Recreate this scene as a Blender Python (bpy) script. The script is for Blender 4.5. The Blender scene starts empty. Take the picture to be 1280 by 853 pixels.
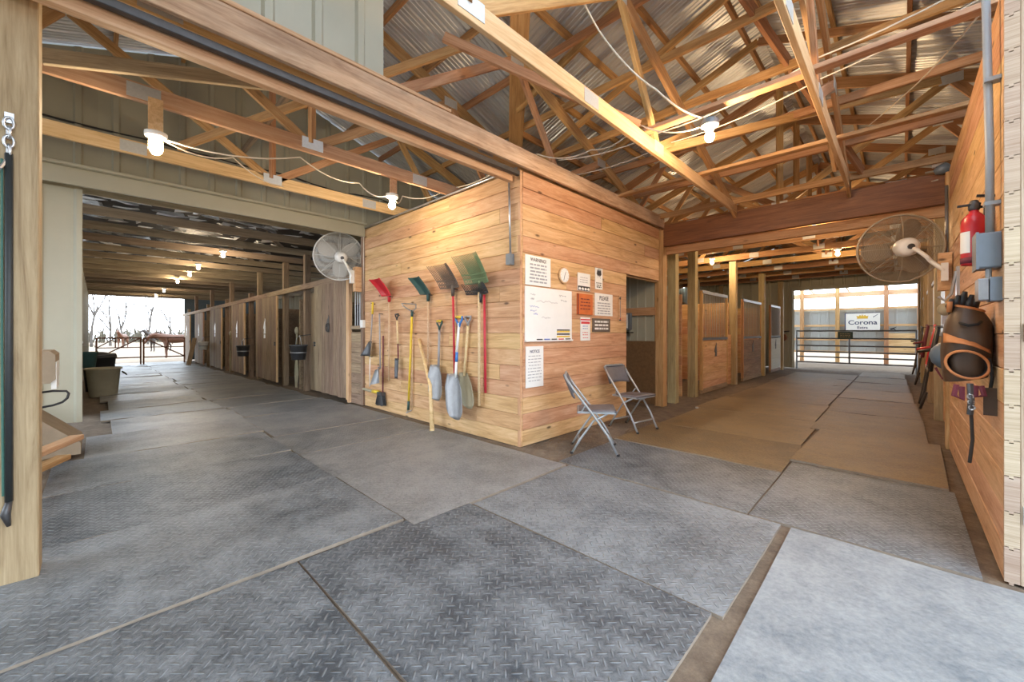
import bpy, math, random
from mathutils import Vector, Matrix, noise
random.seed(7)
R = math.radians
scene = bpy.context.scene
col = scene.collection

# ------------------------------------------------------------------ camera
FPX, HZ, CAMH = 502.0, 416.0, 1.25            # focal length and horizon in pixels of the 1280x853 frame
YAW = math.atan(487 / 502)
cam = bpy.data.cameras.new('camera')
cam.sensor_width = 36.0
cam.lens = 36.0 * FPX / 1280
cam.shift_y = -(426.5 - HZ) / 1280
cam.clip_start = 0.05
cam.clip_end = 400
camo = bpy.data.objects.new('camera', cam)
camo.location = (0, 0, CAMH)
camo.rotation_euler = (R(90), 0, YAW)
col.objects.link(camo)
scene.camera = camo
FW = (-math.sin(YAW), math.cos(YAW)); RT = (math.cos(YAW), math.sin(YAW))
def ray(px, py):
    u = (px - 640) / FPX
    return (FW[0] + u * RT[0], FW[1] + u * RT[1], (HZ - py) / FPX)
def flo(px, py, z=0.0):
    d = ray(px, py); t = (z - CAMH) / d[2]; return Vector((d[0] * t, d[1] * t, z))
def onx(px, py, x):
    d = ray(px, py); t = x / d[0]; return Vector((x, d[1] * t, CAMH + d[2] * t))
def ony(px, py, y):
    d = ray(px, py); t = y / d[1]; return Vector((d[0] * t, y, CAMH + d[2] * t))

# ------------------------------------------------------------------ sky, sun, exposure
w = bpy.data.worlds.new('sky'); scene.world = w
w.use_nodes = True
bg = w.node_tree.nodes['Background']
bg.inputs['Color'].default_value = (0.80, 0.90, 1.0, 1)
bg.inputs['Strength'].default_value = 3.9
sun = bpy.data.lights.new('sun', 'SUN'); sun.energy = 0.8; sun.angle = R(3); sun.color = (1, .95, .86)
suno = bpy.data.objects.new('sun', sun); col.objects.link(suno)
suno.rotation_euler = (R(38), 0, R(150))
scene.view_settings.view_transform = 'Standard'
scene.view_settings.look = 'None'
scene.view_settings.exposure = 0.80
scene.view_settings.gamma = 1.0
scene.view_settings.use_curve_mapping = False
BULB = 800.0          # radiance of the bare bulbs

# ------------------------------------------------------------------ mesh helpers
class MB:
    def __init__(s): s.v = []; s.f = []
    def add(s, vs, fs, M=None):
        o = len(s.v)
        for p in vs:
            p = Vector(p)
            s.v.append(tuple(M @ p) if M else tuple(p))
        s.f += [tuple(i + o for i in f) for f in fs]
        return s
    def box(s, c, d, M=None, ch=0.0):
        x, y, z = c; a, b, e = d[0] / 2, d[1] / 2, d[2] / 2
        if ch <= 0:
            return s.add([(x + i * a, y + j * b, z + k * e) for k in (-1, 1) for j in (-1, 1) for i in (-1, 1)],
                  [(0, 2, 3, 1), (4, 5, 7, 6), (0, 1, 5, 4), (2, 6, 7, 3), (0, 4, 6, 2), (1, 3, 7, 5)], M)
        sec = [(-b + ch, -e), (b - ch, -e), (b, -e + ch), (b, e - ch), (b - ch, e), (-b + ch, e), (-b, e - ch), (-b, -e + ch)]
        vs = [(x + i * a, y + p, z + q) for i in (-1, 1) for p, q in sec]
        fs = [(i, (i + 1) % 8, (i + 1) % 8 + 8, i + 8) for i in range(8)] + [tuple(range(7, -1, -1)), tuple(range(8, 16))]
        return s.add(vs, fs, M)
    def tube(s, pts, r, n=6, M=None, closed=False, cap=True):
        pts = [Vector(p) for p in pts]; m = len(pts)
        rr = r if isinstance(r, (list, tuple)) else [r] * m
        vs = []; N = None
        for i, p in enumerate(pts):
            a = pts[(i - 1) % m] if (closed or i > 0) else p
            b = pts[(i + 1) % m] if (closed or i < m - 1) else p
            t = (b - a)
            if t.length < 1e-9: t = Vector((0, 0, 1))
            t.normalize()
            if N is None:
                N = Vector((0, 0, 1)) if abs(t.z) < .9 else Vector((1, 0, 0))
            N = N - t * N.dot(t)
            if N.length < 1e-6: N = t.orthogonal()
            N.normalize(); B = t.cross(N)
            for k in range(n):
                q = 2 * math.pi * k / n
                vs.append(p + (N * math.cos(q) + B * math.sin(q)) * rr[i])
        fs = []
        for i in range(m if closed else m - 1):
            j = (i + 1) % m
            for k in range(n):
                l = (k + 1) % n
                fs.append((i * n + k, i * n + l, j * n + l, j * n + k))
        if cap and not closed:
            fs += [tuple(range(n - 1, -1, -1)), tuple((m - 1) * n + k for k in range(n))]
        return s.add(vs, fs, M)
    def lathe(s, prof, n=16, M=None):
        vs = []; fs = []
        for r_, z in prof:
            for k in range(n):
                q = 2 * math.pi * k / n
                vs.append((r_ * math.cos(q), r_ * math.sin(q), z))
        for i in range(len(prof) - 1):
            for k in range(n):
                l = (k + 1) % n
                fs.append((i * n + k, i * n + l, (i + 1) * n + l, (i + 1) * n + k))
        fs += [tuple(range(n - 1, -1, -1)), tuple((len(prof) - 1) * n + k for k in range(n))]
        return s.add(vs, fs, M)
    def prism(s, poly, t, M=None):
        n = len(poly)
        vs = [(x, y, 0) for x, y in poly] + [(x, y, t) for x, y in poly]
        fs = [tuple(range(n - 1, -1, -1)), tuple(range(n, 2 * n))] + [(i, (i + 1) % n, (i + 1) % n + n, i + n) for i in range(n)]
        return s.add(vs, fs, M)
    def grid(s, nu, nv, fn, M=None, closeu=False):
        vs = [fn(i / nu, j / nv) for i in range(nu + (0 if closeu else 1)) for j in range(nv + 1)]
        W = nv + 1; U = nu if closeu else nu + 1
        fs = []
        for i in range(nu):
            a = i % U; b = (i + 1) % U
            for j in range(nv):
                fs.append((a * W + j, b * W + j, b * W + j + 1, a * W + j + 1))
        return s.add(vs, fs, M)
    def ball(s, c, r, n=10, M=None):
        c = Vector(c); r = Vector(r) if not isinstance(r, (int, float)) else Vector((r, r, r))
        prof = [(math.sin(math.pi * i / n), -math.cos(math.pi * i / n)) for i in range(n + 1)]
        prof[0] = (1e-3, -1); prof[-1] = (1e-3, 1)
        T = Matrix.Translation(c) @ Matrix.Diagonal((r.x, r.y, r.z, 1))
        return s.lathe(prof, n + 2, (M @ T) if M else T)
    def mesh(s, name, mat, smooth=False):
        me = bpy.data.meshes.new(name)
        me.from_pydata(s.v, [], s.f)
        if mat is not None: me.materials.append(mat)
        if smooth: me.polygons.foreach_set('use_smooth', [True] * len(me.polygons))
        me.update()
        return me
    def build(s, name, mat, parent=None, M=None, smooth=False):
        return link(name, s.mesh(name, mat, smooth), parent, M)

def link(name, me, parent=None, M=None):
    o = bpy.data.objects.new(name, me)
    col.objects.link(o)
    if parent is not None: o.parent = parent
    if M is not None: o.matrix_local = M
    return o
def empty(name, M=None, parent=None):
    o = link(name, None, parent, M); o.empty_display_size = .1
    return o
def tag(o, label=None, cat=None, group=None, kind=None):
    if label: o['label'] = label
    if cat: o['category'] = cat
    if group: o['group'] = group
    if kind: o['kind'] = kind
    return o
def struct(o, label=None): return tag(o, label, kind='structure')
def T(x, y, z): return Matrix.Translation((x, y, z))
def RZ(a): return Matrix.Rotation(a, 4, 'Z')
def frame(o, X, Y, Z):
    M = Matrix.Identity(4)
    for i, c in enumerate((X, Y, Z)):
        for j in range(3): M[j][i] = c[j]
    for j in range(3): M[j][3] = o[j]
    return M
WX = lambda o: frame(o, (0, 1, 0), (0, 0, 1), (1, 0, 0))      # wall that faces +X: u right, v up, w out
WY = lambda o: frame(o, (1, 0, 0), (0, 0, 1), (0, -1, 0))     # wall that faces -Y
WR = lambda o: frame(o, (0, -1, 0), (0, 0, 1), (-1, 0, 0))    # wall that faces -X
def dirM(p0, p1, up=(0, 0, 1)):
    p0 = Vector(p0); p1 = Vector(p1); x = (p1 - p0).normalized(); z = Vector(up)
    z = z - x * z.dot(x)
    if z.length < 1e-5: z = x.orthogonal()
    z.normalize(); y = z.cross(x)
    return frame(p0, x, y, z)
_bc = {}
def beam(name, p0, p1, wd, h, mat, parent=None, up=(0, 0, 1), ch=.004):
    L = (Vector(p1) - Vector(p0)).length
    k = (round(L, 3), wd, h, mat.name, ch)
    if k not in _bc:
        _bc[k] = MB().box((L / 2, 0, 0), (L, wd, h), None, ch).mesh(name, mat)
    return link(name, _bc[k], parent, dirM(p0, p1, up))
def evmesh(o):
    dg = bpy.context.evaluated_depsgraph_get()
    return bpy.data.meshes.new_from_object(o.evaluated_get(dg))
def text(name, body, size, M, mat, parent, align='CENTER', sx=1.0, shear=0):
    cu = bpy.data.curves.new('t', 'FONT'); cu.body = body; cu.size = size; cu.align_x = align; cu.align_y = 'CENTER'
    cu.extrude = .0006; cu.shear = shear; cu.offset = size * .012
    o = bpy.data.objects.new('t', cu); col.objects.link(o)
    me = evmesh(o); bpy.data.objects.remove(o)
    me.materials.clear(); me.materials.append(mat)
    return link(name, me, parent, M @ Matrix.Diagonal((sx, 1, 1, 1)))

# ------------------------------------------------------------------ materials
class NT:
    def __init__(s, name):
        s.m = bpy.data.materials.new(name); s.m.use_nodes = True
        s.t = s.m.node_tree; s.b = s.t.nodes['Principled BSDF']
    def n(s, typ, **kw):
        nd = s.t.nodes.new(typ)
        for k, v in kw.items(): setattr(nd, k, v)
        return nd
    def l(s, a, b): s.t.links.new(a, b)
    def math(s, op, a, b=None, c=None):
        nd = s.n('ShaderNodeMath', operation=op)
        for i, v in enumerate((a, b, c)):
            if v is None: continue
            if isinstance(v, (int, float)): nd.inputs[i].default_value = v
            else: s.l(v, nd.inputs[i])
        return nd.outputs[0]
    def noise(s, vec, scale, detail=4, rough=.6, dist=0):
        nd = s.n('ShaderNodeTexNoise'); nd.inputs['Scale'].default_value = scale
        nd.inputs['Detail'].default_value = detail; nd.inputs['Roughness'].default_value = rough
        nd.inputs['Distortion'].default_value = dist
        if vec is not None: s.l(vec, nd.inputs['Vector'])
        return nd.outputs['Fac']
    def ramp(s, fac, stops):
        nd = s.n('ShaderNodeValToRGB'); e = nd.color_ramp.elements
        while len(e) < len(stops): e.new(.5)
        for i, (p, c) in enumerate(stops):
            e[i].position = p; e[i].color = (*c, 1) if len(c) == 3 else c
        s.l(fac, nd.inputs[0]); return nd.outputs[0]
    def mix(s, fac, a, b, bt='MIX'):
        nd = s.n('ShaderNodeMix', data_type='RGBA', blend_type=bt)
        for i, v in ((0, fac), (6, a), (7, b)):
            if isinstance(v, (int, float)): nd.inputs[i].default_value = v
            elif isinstance(v, tuple): nd.inputs[i].default_value = (*v, 1)
            else: s.l(v, nd.inputs[i])
        return nd.outputs[2]
    def bump(s, h, strength=.3, dist=.01):
        nd = s.n('ShaderNodeBump'); nd.inputs['Strength'].default_value = strength; nd.inputs['Distance'].default_value = dist
        s.l(h, nd.inputs['Height']); s.l(nd.outputs[0], s.b.inputs['Normal'])
    def objvec(s, sc, rnd=True):
        tc = s.n('ShaderNodeTexCoord'); mp = s.n('ShaderNodeMapping'); mp.inputs['Scale'].default_value = sc
        s.l(tc.outputs['Object'], mp.inputs['Vector'])
        if not rnd: return mp.outputs[0]
        oi = s.n('ShaderNodeObjectInfo'); s.rnd = oi.outputs['Random']
        cb = s.n('ShaderNodeCombineXYZ')
        s.l(s.math('MULTIPLY', s.rnd, 91.0), cb.inputs[0]); s.l(s.math('MULTIPLY', s.rnd, 37.0), cb.inputs[1]); s.l(s.math('MULTIPLY', s.rnd, 53.0), cb.inputs[2])
        va = s.n('ShaderNodeVectorMath', operation='ADD'); s.l(mp.outputs[0], va.inputs[0]); s.l(cb.outputs[0], va.inputs[1])
        return va.outputs[0]

def wood(name, ca, cb_, cc, rough=.65, grain=11.0, knots=.5, vary=.35, wear=None):
    n = NT(name)
    v = n.objvec((.9, grain, grain))
    g0 = n.noise(v, 1.6, 6, .7, .9); g1 = n.noise(n.objvec((2.2, grain * 6, grain * 6)), 1.5, 3, .6)
    g = n.math('ADD', n.math('MULTIPLY', g0, .72), n.math('MULTIPLY', g1, .28))
    c = n.ramp(g, [(.34, ca), (.5, cb_), (.66, cc)])
    v2 = n.objvec((1.9, 5.2, 5.2))
    vo = n.n('ShaderNodeTexVoronoi'); vo.inputs['Scale'].default_value = 1.15; n.l(v2, vo.inputs['Vector'])
    k = n.ramp(vo.outputs['Distance'], [(.05, (1, 1, 1)), (.115, (0, 0, 0))])
    c = n.mix(n.math('MULTIPLY', k, knots), c, tuple(x * .28 for x in ca))
    if wear:
        v3 = n.objvec((.7, 2.5, 2.5)); q = n.ramp(n.noise(v3, 1.3, 5, .7), [(.45, (0, 0, 0)), (.68, (1, 1, 1))])
        c = n.mix(n.math('MULTIPLY', q, wear[1]), c, wear[0])
    br = n.math('MULTIPLY_ADD', n.rnd, vary, 1 - vary * .55)
    hs = n.n('ShaderNodeHueSaturation'); n.l(c, hs.inputs['Color']); n.l(br, hs.inputs['Value'])
    n.l(n.math('MULTIPLY_ADD', n.rnd, .03, .485), hs.inputs['Hue'])
    n.l(hs.outputs[0], n.b.inputs['Base Color'])
    n.b.inputs['Roughness'].default_value = rough
    n.bump(g, .25, .004)
    return n.m
def plain(name, c, rough=.5, metal=0.0, var=.12, scale=9, bump=0.0, spec=None):
    n = NT(name)
    v = n.objvec((1, 1, 1)); f = n.noise(v, scale, 5, .65)
    n.l(n.mix(f, tuple(x * (1 - var) for x in c), tuple(min(1, x * (1 + var)) for x in c)), n.b.inputs['Base Color'])
    n.b.inputs['Roughness'].default_value = rough; n.b.inputs['Metallic'].default_value = metal
    if spec is not None: n.b.inputs['Specular IOR Level'].default_value = spec
    if bump: n.bump(f, bump, .01)
    return n.m
def rubber(name, base, dust, amt, relief, rough=.5):
    n = NT(name)
    tc = n.n('ShaderNodeTexCoord'); mp = n.n('ShaderNodeMapping')
    mp.inputs['Rotation'].default_value = (0, 0, R(45)); mp.inputs['Scale'].default_value = (24, 24, 24)
    n.l(tc.outputs['Object'], mp.inputs['Vector'])
    sx = n.n('ShaderNodeSeparateXYZ'); n.l(mp.outputs[0], sx.inputs[0])
    u, v = sx.outputs[0], sx.outputs[1]
    par = n.math('FLOORED_MODULO', n.math('ADD', n.math('FLOOR', u), n.math('FLOOR', v)), 2)
    fu = n.math('ABSOLUTE', n.math('SUBTRACT', n.math('FRACT', u), .5)); fv = n.math('ABSOLUTE', n.math('SUBTRACT', n.math('FRACT', v), .5))
    mixa = n.math('ADD', n.math('MULTIPLY', par, fu), n.math('MULTIPLY', n.math('SUBTRACT', 1, par), fv))   # across the bar
    mixl = n.math('ADD', n.math('MULTIPLY', par, fv), n.math('MULTIPLY', n.math('SUBTRACT', 1, par), fu))   # along the bar
    ell = n.math('ADD', n.math('POWER', n.math('DIVIDE', mixa, .13), 2), n.math('POWER', n.math('DIVIDE', mixl, .60), 2))
    bar = n.math('MAXIMUM', n.math('SUBTRACT', 1, ell), 0)
    bar = n.math('POWER', bar, .5)
    ov = n.objvec((1, 1, 1))
    fine = n.noise(ov, 42, 8, .75); mid = n.noise(ov, 5.5, 6, .68, .4); big = n.noise(ov, 1.3, 3, .6)
    d = n.math('ADD', n.math('MULTIPLY', mid, .55), n.math('ADD', n.math('MULTIPLY', big, .40), n.math('MULTIPLY', fine, .55)))
    d = n.math('ADD', d, n.math('MULTIPLY_ADD', n.rnd, .16, -.08))
    dm = n.ramp(d, [(.62, (0, 0, 0)), (.90, (1, 1, 1))])
    dm = n.math('MULTIPLY', dm, amt)
    wearbar = n.math('MULTIPLY', bar, relief * .34)
    c = n.mix(dm, n.mix(fine, tuple(x * .75 for x in base), tuple(x * 1.3 for x in base)), dust)
    c = n.mix(wearbar, c, tuple(min(1, x * 1.25 + .02) for x in dust))
    n.l(c, n.b.inputs['Base Color'])
    n.l(n.math('MULTIPLY_ADD', mid, .3, rough - .15), n.b.inputs['Roughness'])
    hgt = n.math('ADD', n.math('MULTIPLY', bar, relief), n.math('MULTIPLY', fine, .30))
    n.bump(hgt, 1.0, .010)
    return n.m
def emis(name, c, s):
    n = NT(name); n.b.inputs['Base Color'].default_value = (*c, 1)
    n.b.inputs['Emission Color'].default_value = (*c, 1); n.b.inputs['Emission Strength'].default_value = s
    return n.m

M = {}
M['pine'] = wood('pine_boards', (.41, .21, .09), (.61, .36, .185), (.75, .50, .30), .6, 9, .95, .17)
M['pine_pale'] = wood('pale_pine', (.48, .27, .13), (.64, .41, .22), (.74, .52, .32), .6, 12, .5, .3)
M['truss'] = wood('truss_lumber', (.29, .14, .055), (.46, .255, .11), (.60, .38, .20), .65, 12, .5, .32)
M['track'] = wood('weathered_header', (.36, .22, .13), (.60, .42, .27), (.74, .56, .39), .7, 9, .3, .2, ((.16, .11, .08), .5))
M['dark'] = wood('dark_beam', (.10, .035, .012), (.19, .075, .026), (.27, .12, .045), .55, 12, .4, .2)
M['old'] = wood('old_stall_plank', (.17, .105, .065), (.31, .215, .14), (.42, .31, .21), .75, 14, .45, .3, ((.10, .07, .05), .5))
M['shed'] = wood('shed_joist', (.20, .145, .095), (.34, .26, .175), (.46, .36, .25), .75, 12, .3, .35)
M['post'] = wood('treated_post', (.25, .18, .09), (.39, .30, .165), (.50, .40, .24), .7, 13, .4, .15)
M['endgrain'] = wood('pale_end_grain', (.34, .24, .16), (.48, .37, .27), (.60, .49, .38), .75, 40, .0, .25)
M['ply'] = plain('plywood', (.42, .27, .13), .7, 0, .25, 4)
M['osb'] = plain('strand_board', (.16, .085, .035), .75, 0, .55, 22)
M['siding'] = plain('beige_siding', (.44, .43, .34), .45, .0, .10, 2.2)
M['sidingdk'] = plain('olive_siding', (.36, .35, .27), .5, .0, .14, 1.5)
M['galv'] = plain('galvanised_roof', (.60, .64, .69), .36, .4, .15, 5)
M['foil'] = plain('black_foil', (.035, .035, .04), .5, .2, .4, 6, .6)
M['shred'] = plain('torn_white_foil', (.75, .75, .76), .35, .3, .1, 8)
M['plate'] = plain('nail_plate', (.62, .64, .64), .45, .55, .18, 60)
M['zinc'] = plain('zinc', (.55, .57, .6), .32, .85, .15, 20)
M['alu'] = plain('aluminium', (.30, .305, .32), .45, .6, .3, 12)
M['steel'] = plain('dark_steel', (.09, .09, .095), .45, .6, .3, 20)
M['chairmetal'] = plain('chair_enamel', (.36, .38, .40), .4, .45, .25, 30)
M['chairvinyl'] = plain('chair_vinyl', (.13, .12, .13), .55, 0, .3, 20)
M['white'] = plain('white_enamel', (.82, .82, .80), .35, 0, .06, 8)
M['wire'] = plain('white_cable', (.72, .66, .56), .5, 0, .15, 6)
M['black'] = plain('black_plastic', (.02, .02, .022), .45, 0, .3, 20)
M['red'] = plain('red_paint', (.55, .02, .03), .35, 0, .2, 12)
M['redhandle'] = plain('red_handle', (.55, .03, .05), .45, 0, .3, 14)
M['green'] = plain('green_plastic', (.16, .24, .12), .5, 0, .25, 10)
M['dkgreen'] = plain('dark_green_plastic', (.03, .08, .075), .5, 0, .3, 10)
M['brownplastic'] = plain('brown_plastic', (.11, .085, .07), .5, 0, .25, 10)
M['yellow'] = plain('yellow_paint', (.72, .50, .04), .45, 0, .2, 12)
M['blue'] = plain('blue_plastic', (.05, .20, .55), .45, 0, .2, 12)
M['ash'] = wood('ash_handle', (.55, .36, .18), (.68, .48, .28), (.78, .6, .38), .5, 30, .1, .3)
M['greyhandle'] = plain('grey_handle', (.36, .35, .36), .45, .2, .2, 14)
M['ink'] = plain('ink', (.03, .03, .035), .6, 0, .1, 10)
M['inkgrey'] = plain('grey_ink', (.35, .36, .38), .6, 0, .1, 10)
M['inkblue'] = plain('blue_ink', (.12, .2, .55), .6, 0, .1, 10)
M['inkred'] = plain('red_ink', (.65, .04, .05), .6, 0, .1, 10)
M['gold'] = plain('gold_ink', (.72, .46, .06), .55, 0, .1, 10)
M['navy'] = plain('navy_ink', (.02, .035, .12), .55, 0, .1, 10)
M['orange'] = plain('orange_plaque', (.55, .13, .025), .5, 0, .3, 8)
M['leather'] = plain('brown_leather', (.075, .042, .024), .5, 0, .4, 7, .25)
M['trimleather'] = plain('orange_leather_trim', (.52, .19, .06), .55, 0, .3, 12)
M['lining'] = plain('dark_lining', (.012, .011, .011), .8, 0, .3, 10)
M['maroon'] = plain('maroon_nylon', (.14, .02, .035), .7, 0, .3, 15)
M['slate'] = plain('slate_blue_plastic', (.10, .14, .18), .5, 0, .3, 12)
M['box'] = plain('grey_blue_box', (.17, .20, .235), .45, .2, .12, 14)
M['conduit'] = plain('grey_conduit', (.32, .35, .38), .5, .1, .15, 10)
M['rust'] = plain('rusty_steel', (.22, .085, .04), .65, .3, .35, 15)
M['gatepipe'] = plain('grey_gate_pipe', (.20, .21, .23), .45, .6, .2, 12)
M['horse'] = plain('chestnut_coat', (.085, .028, .010), .55, 0, .25, 3)
M['mane'] = plain('dark_mane', (.05, .02, .01), .7, 0, .3, 10)
M['bay'] = plain('dark_bay_coat', (.02, .012, .009), .55, 0, .25, 3)
M['bark'] = plain('grey_bark', (.06, .05, .042), .85, 0, .3, 5)
M['scrub'] = plain('dry_scrub', (.075, .065, .045), .9, 0, .4, 3)
M['tan'] = plain('tan_plastic', (.36, .32, .22), .5, 0, .18, 6)
M['concrete'] = plain('dusty_tan_block', (.30, .235, .165), .8, 0, .25, 9, .3)
M['rope'] = plain('black_rope', (.03, .022, .018), .8, 0, .4, 60)
M['strap'] = plain('black_strap', (.025, .03, .032), .5, 0, .3, 30)
M['greenrope'] = plain('green_rope', (.05, .14, .11), .7, 0, .3, 60)
M['teal'] = plain('teal_panel', (.05, .16, .16), .5, 0, .2, 4)
M['transl'] = plain('white_panel', (.40, .42, .42), .5, 0, .08, 2)
M['blade'] = plain('fan_blade', (.62, .60, .56), .4, .1, .1, 8)
M['dustyblade'] = plain('dusty_fan_blade', (.30, .24, .17), .6, .1, .2, 8)
M['dustyguard'] = plain('dusty_wire', (.46, .40, .31), .6, .3, .2, 30)
M['mat'] = rubber('rubber_tread_mat', (.042, .055, .070), (.30, .325, .35), .70, 1.0, .44)
M['matgrey'] = rubber('dusty_grey_mat', (.095, .108, .12), (.30, .305, .31), .85, .35, .42)
M['matblue'] = rubber('smooth_worn_mat', (.13, .16, .19), (.33, .35, .365), .85, .05, .5)
M['mattan'] = rubber('sandy_warm_lit_mat', (.13, .088, .044), (.29, .205, .105), .8, .45, .55)  # tan dust plus the aisle's warm lamplight put into the colour

_n = NT('added_fibreglass_skylight'); _t = _n.n('ShaderNodeBsdfTranslucent'); _t.inputs[0].default_value = (.9, .95, 1, 1)
_n.l(_t.outputs[0], _n.t.nodes['Material Output'].inputs['Surface']); M['added_skylight'] = _n.m  # invented translucent sheet that passes daylight through the unseen roof
M['matedge'] = plain('dusty_mat_edge', (.27, .225, .18), .95, 0, .5, 12)
M['dirtchip'] = plain('chips', (.20, .14, .09), .9, 0, .5, 30)
def dirt_mat(name, a, b, sc=7):
    n = NT(name); v = n.objvec((1, 1, 1))
    f = n.noise(v, sc, 8, .72); g = n.noise(v, sc * 9, 4, .7)
    n.l(n.mix(g, n.ramp(f, [(.35, a), (.68, b)]), tuple(x * .8 for x in a), 'MIX'), n.b.inputs['Base Color'])
    n.b.inputs['Roughness'].default_value = .95; n.bump(n.math('ADD', f, n.math('MULTIPLY', g, .5)), .7, .02)
    return n.m
M['dirt'] = dirt_mat('barn_dirt', (.13, .095, .068), (.34, .265, .195))
M['sand'] = dirt_mat('paddock_sand', (.17, .125, .085), (.25, .195, .14), 2)

# ================================================================== the setting
XB, YB, HB = -2.97, 3.19, 3.02       # corner of the boarded office and its height
XR = .37                             # face of the boarded right wall
RX, RY, RIDGE, SL, HALF = -1.3, 1.5, 5.08, .36, 5.28   # the two ridges, ridge height, slope, half span
XW = -6.65                           # gable wall over the shed opening
XE = -27.5                           # far end of the shed
YN = 17.3                            # far end of the stable aisle
def gz(x): return -.011 * max(0.0, -x - 7.0)            # the shed floor falls away slightly

# ---- ground
def dirt_z(x, y):
    z = -.016 + .005 * noise.noise((x * 1.7, y * 1.7, 0)) + .005 * noise.noise((x * 6, y * 6, 3))
    d = max(0, 1 - abs(x + 2.72) / .42) * (1 if 3.15 < y < 6.4 else 0)      # heap along the office wall
    z += d * (.032 + .02 * noise.noise((x * 9, y * 9, 5)))
    d2 = max(0, 1 - abs(y - 3.16) / .14) * (1 if -6.6 < x < -2.9 else 0)
    return z + d2 * .015
m = MB()
m.grid(130, 120, lambda u, v: (lambda x, y: (x, y, dirt_z(x, y)))(-7 + 8.2 * u, -.6 + 7.6 * v))
m.grid(60, 30, lambda u, v: (lambda x, y: (x, y, -.032 + gz(x) + .006 * noise.noise((x * 2, y * 2, 1))))(XE + (-7 - XE) * u, -3.8 + 10.6 * v))
m.grid(20, 40, lambda u, v: (lambda x, y: (x, y, -.03 + .008 * noise.noise((x * 2, y * 2, 2))))(-6.8 + 10.8 * u, 7.0 + (YN + 1 - 7.0) * v))
m.add([(-7, -6, -.06), (8, -6, -.06), (8, -.6, -.06), (-7, -.6, -.06), (1.2, -.6, -.06), (8, 7, -.06), (1.2, 7, -.06)], [(0, 1, 2, 3), (4, 2, 5, 6)])
m.add([(-7, 7, -.05), (-2.9, 7, -.05), (-2.9, 6.9, -.05), (-7, 6.9, -.05)], [(0, 3, 2, 1)])
floor = struct(m.build('floor', M['dirt'], smooth=True), 'dirt floor of the barn under the rubber mats')
m = MB()
m.grid(30, 60, lambda u, v: (lambda x, y: (x, y, -.29 + .06 * noise.noise((x * .3, y * .3, 4))))(-110 + (XE + 110) * u, -70 + 150 * v))
struct(m.build('ground', M['sand'], smooth=True), 'pale sandy paddock beyond the shed opening')
m = MB()
m.grid(16, 16, lambda u, v: (lambda x, y: (x, y, -.06 + .02 * noise.noise((x, y, 4))))(-22 + 44 * u, YN + .9 + 40 * v))
struct(m.build('ground_arena', M['sand'], smooth=True), 'pale sandy ground beyond the stable gate')
m = MB(); m.add([(1.2, -40, -.07), (60, -40, -.07), (60, 18, -.07), (8, 18, -.07), (8, -6, -.07), (-26, -6, -.07), (-26, -40, -.07)], [(0, 1, 2, 3, 4, 5, 6)])
struct(m.build('ground_yard', M['sand']), 'sandy yard in front of the barn')

# ---- rubber mats (pieces of the floor)
def mat_piece(x0, x1, y0, y1, mt, wave=.004, lift=0.0, rot=0.0, th=.022, seed=0):
    g = .004
    cx_, cy_ = (x0 + x1) / 2, (y0 + y1) / 2; a, b = (x1 - x0) / 2 - g, (y1 - y0) / 2 - g
    nu = max(6, min(30, int((x1 - x0) / .07))); nv = max(6, min(30, int((y1 - y0) / .07)))
    def fz(x, y):
        return wave * (1.3 * noise.noise((x * 1.4 + seed, y * .7, seed * 1.7)) + .9 * noise.noise((x * 3.1, y * 1.1 + seed, 9)) + .5 * noise.noise((x * 5, y * 5, seed))) + lift
    mb = MB()
    def top(u, v):
        x = -a + 2 * a * u; y = -b + 2 * b * v
        return (x, y, fz(x + cx_, y + cy_) + gz(x + cx_))
    mb.grid(nu, nv, top)
    W = nv + 1
    ring = [i * W for i in range(nu)] + [nu * W + j for j in range(nv)] + [i * W + nv for i in range(nu, 0, -1)] + [j for j in range(nv, 0, -1)]
    o = len(mb.v)
    n = len(ring)
    for i in ring: mb.v.append(mb.v[i])                                   # own vertices, so the edge stays crisp
    for i in ring: x, y, z = mb.v[i]; mb.v.append((x, y, z - th))
    for i in range(n): mb.f.append((o + i, o + n + i, o + n + (i + 1) % n, o + (i + 1) % n))
    ob = mb.build('rubber_mat', M[mt], floor, T(cx_, cy_, 0) @ RZ(rot), True)
    ob.data.materials.append(M['matedge'])
    ob.data.polygons.foreach_set('material_index', [0 if i < nu * nv else 1 for i in range(len(ob.data.polygons))])
    ob.data.polygons.foreach_set('use_smooth', [i < nu * nv for i in range(len(ob.data.polygons))])
    return ob
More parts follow.
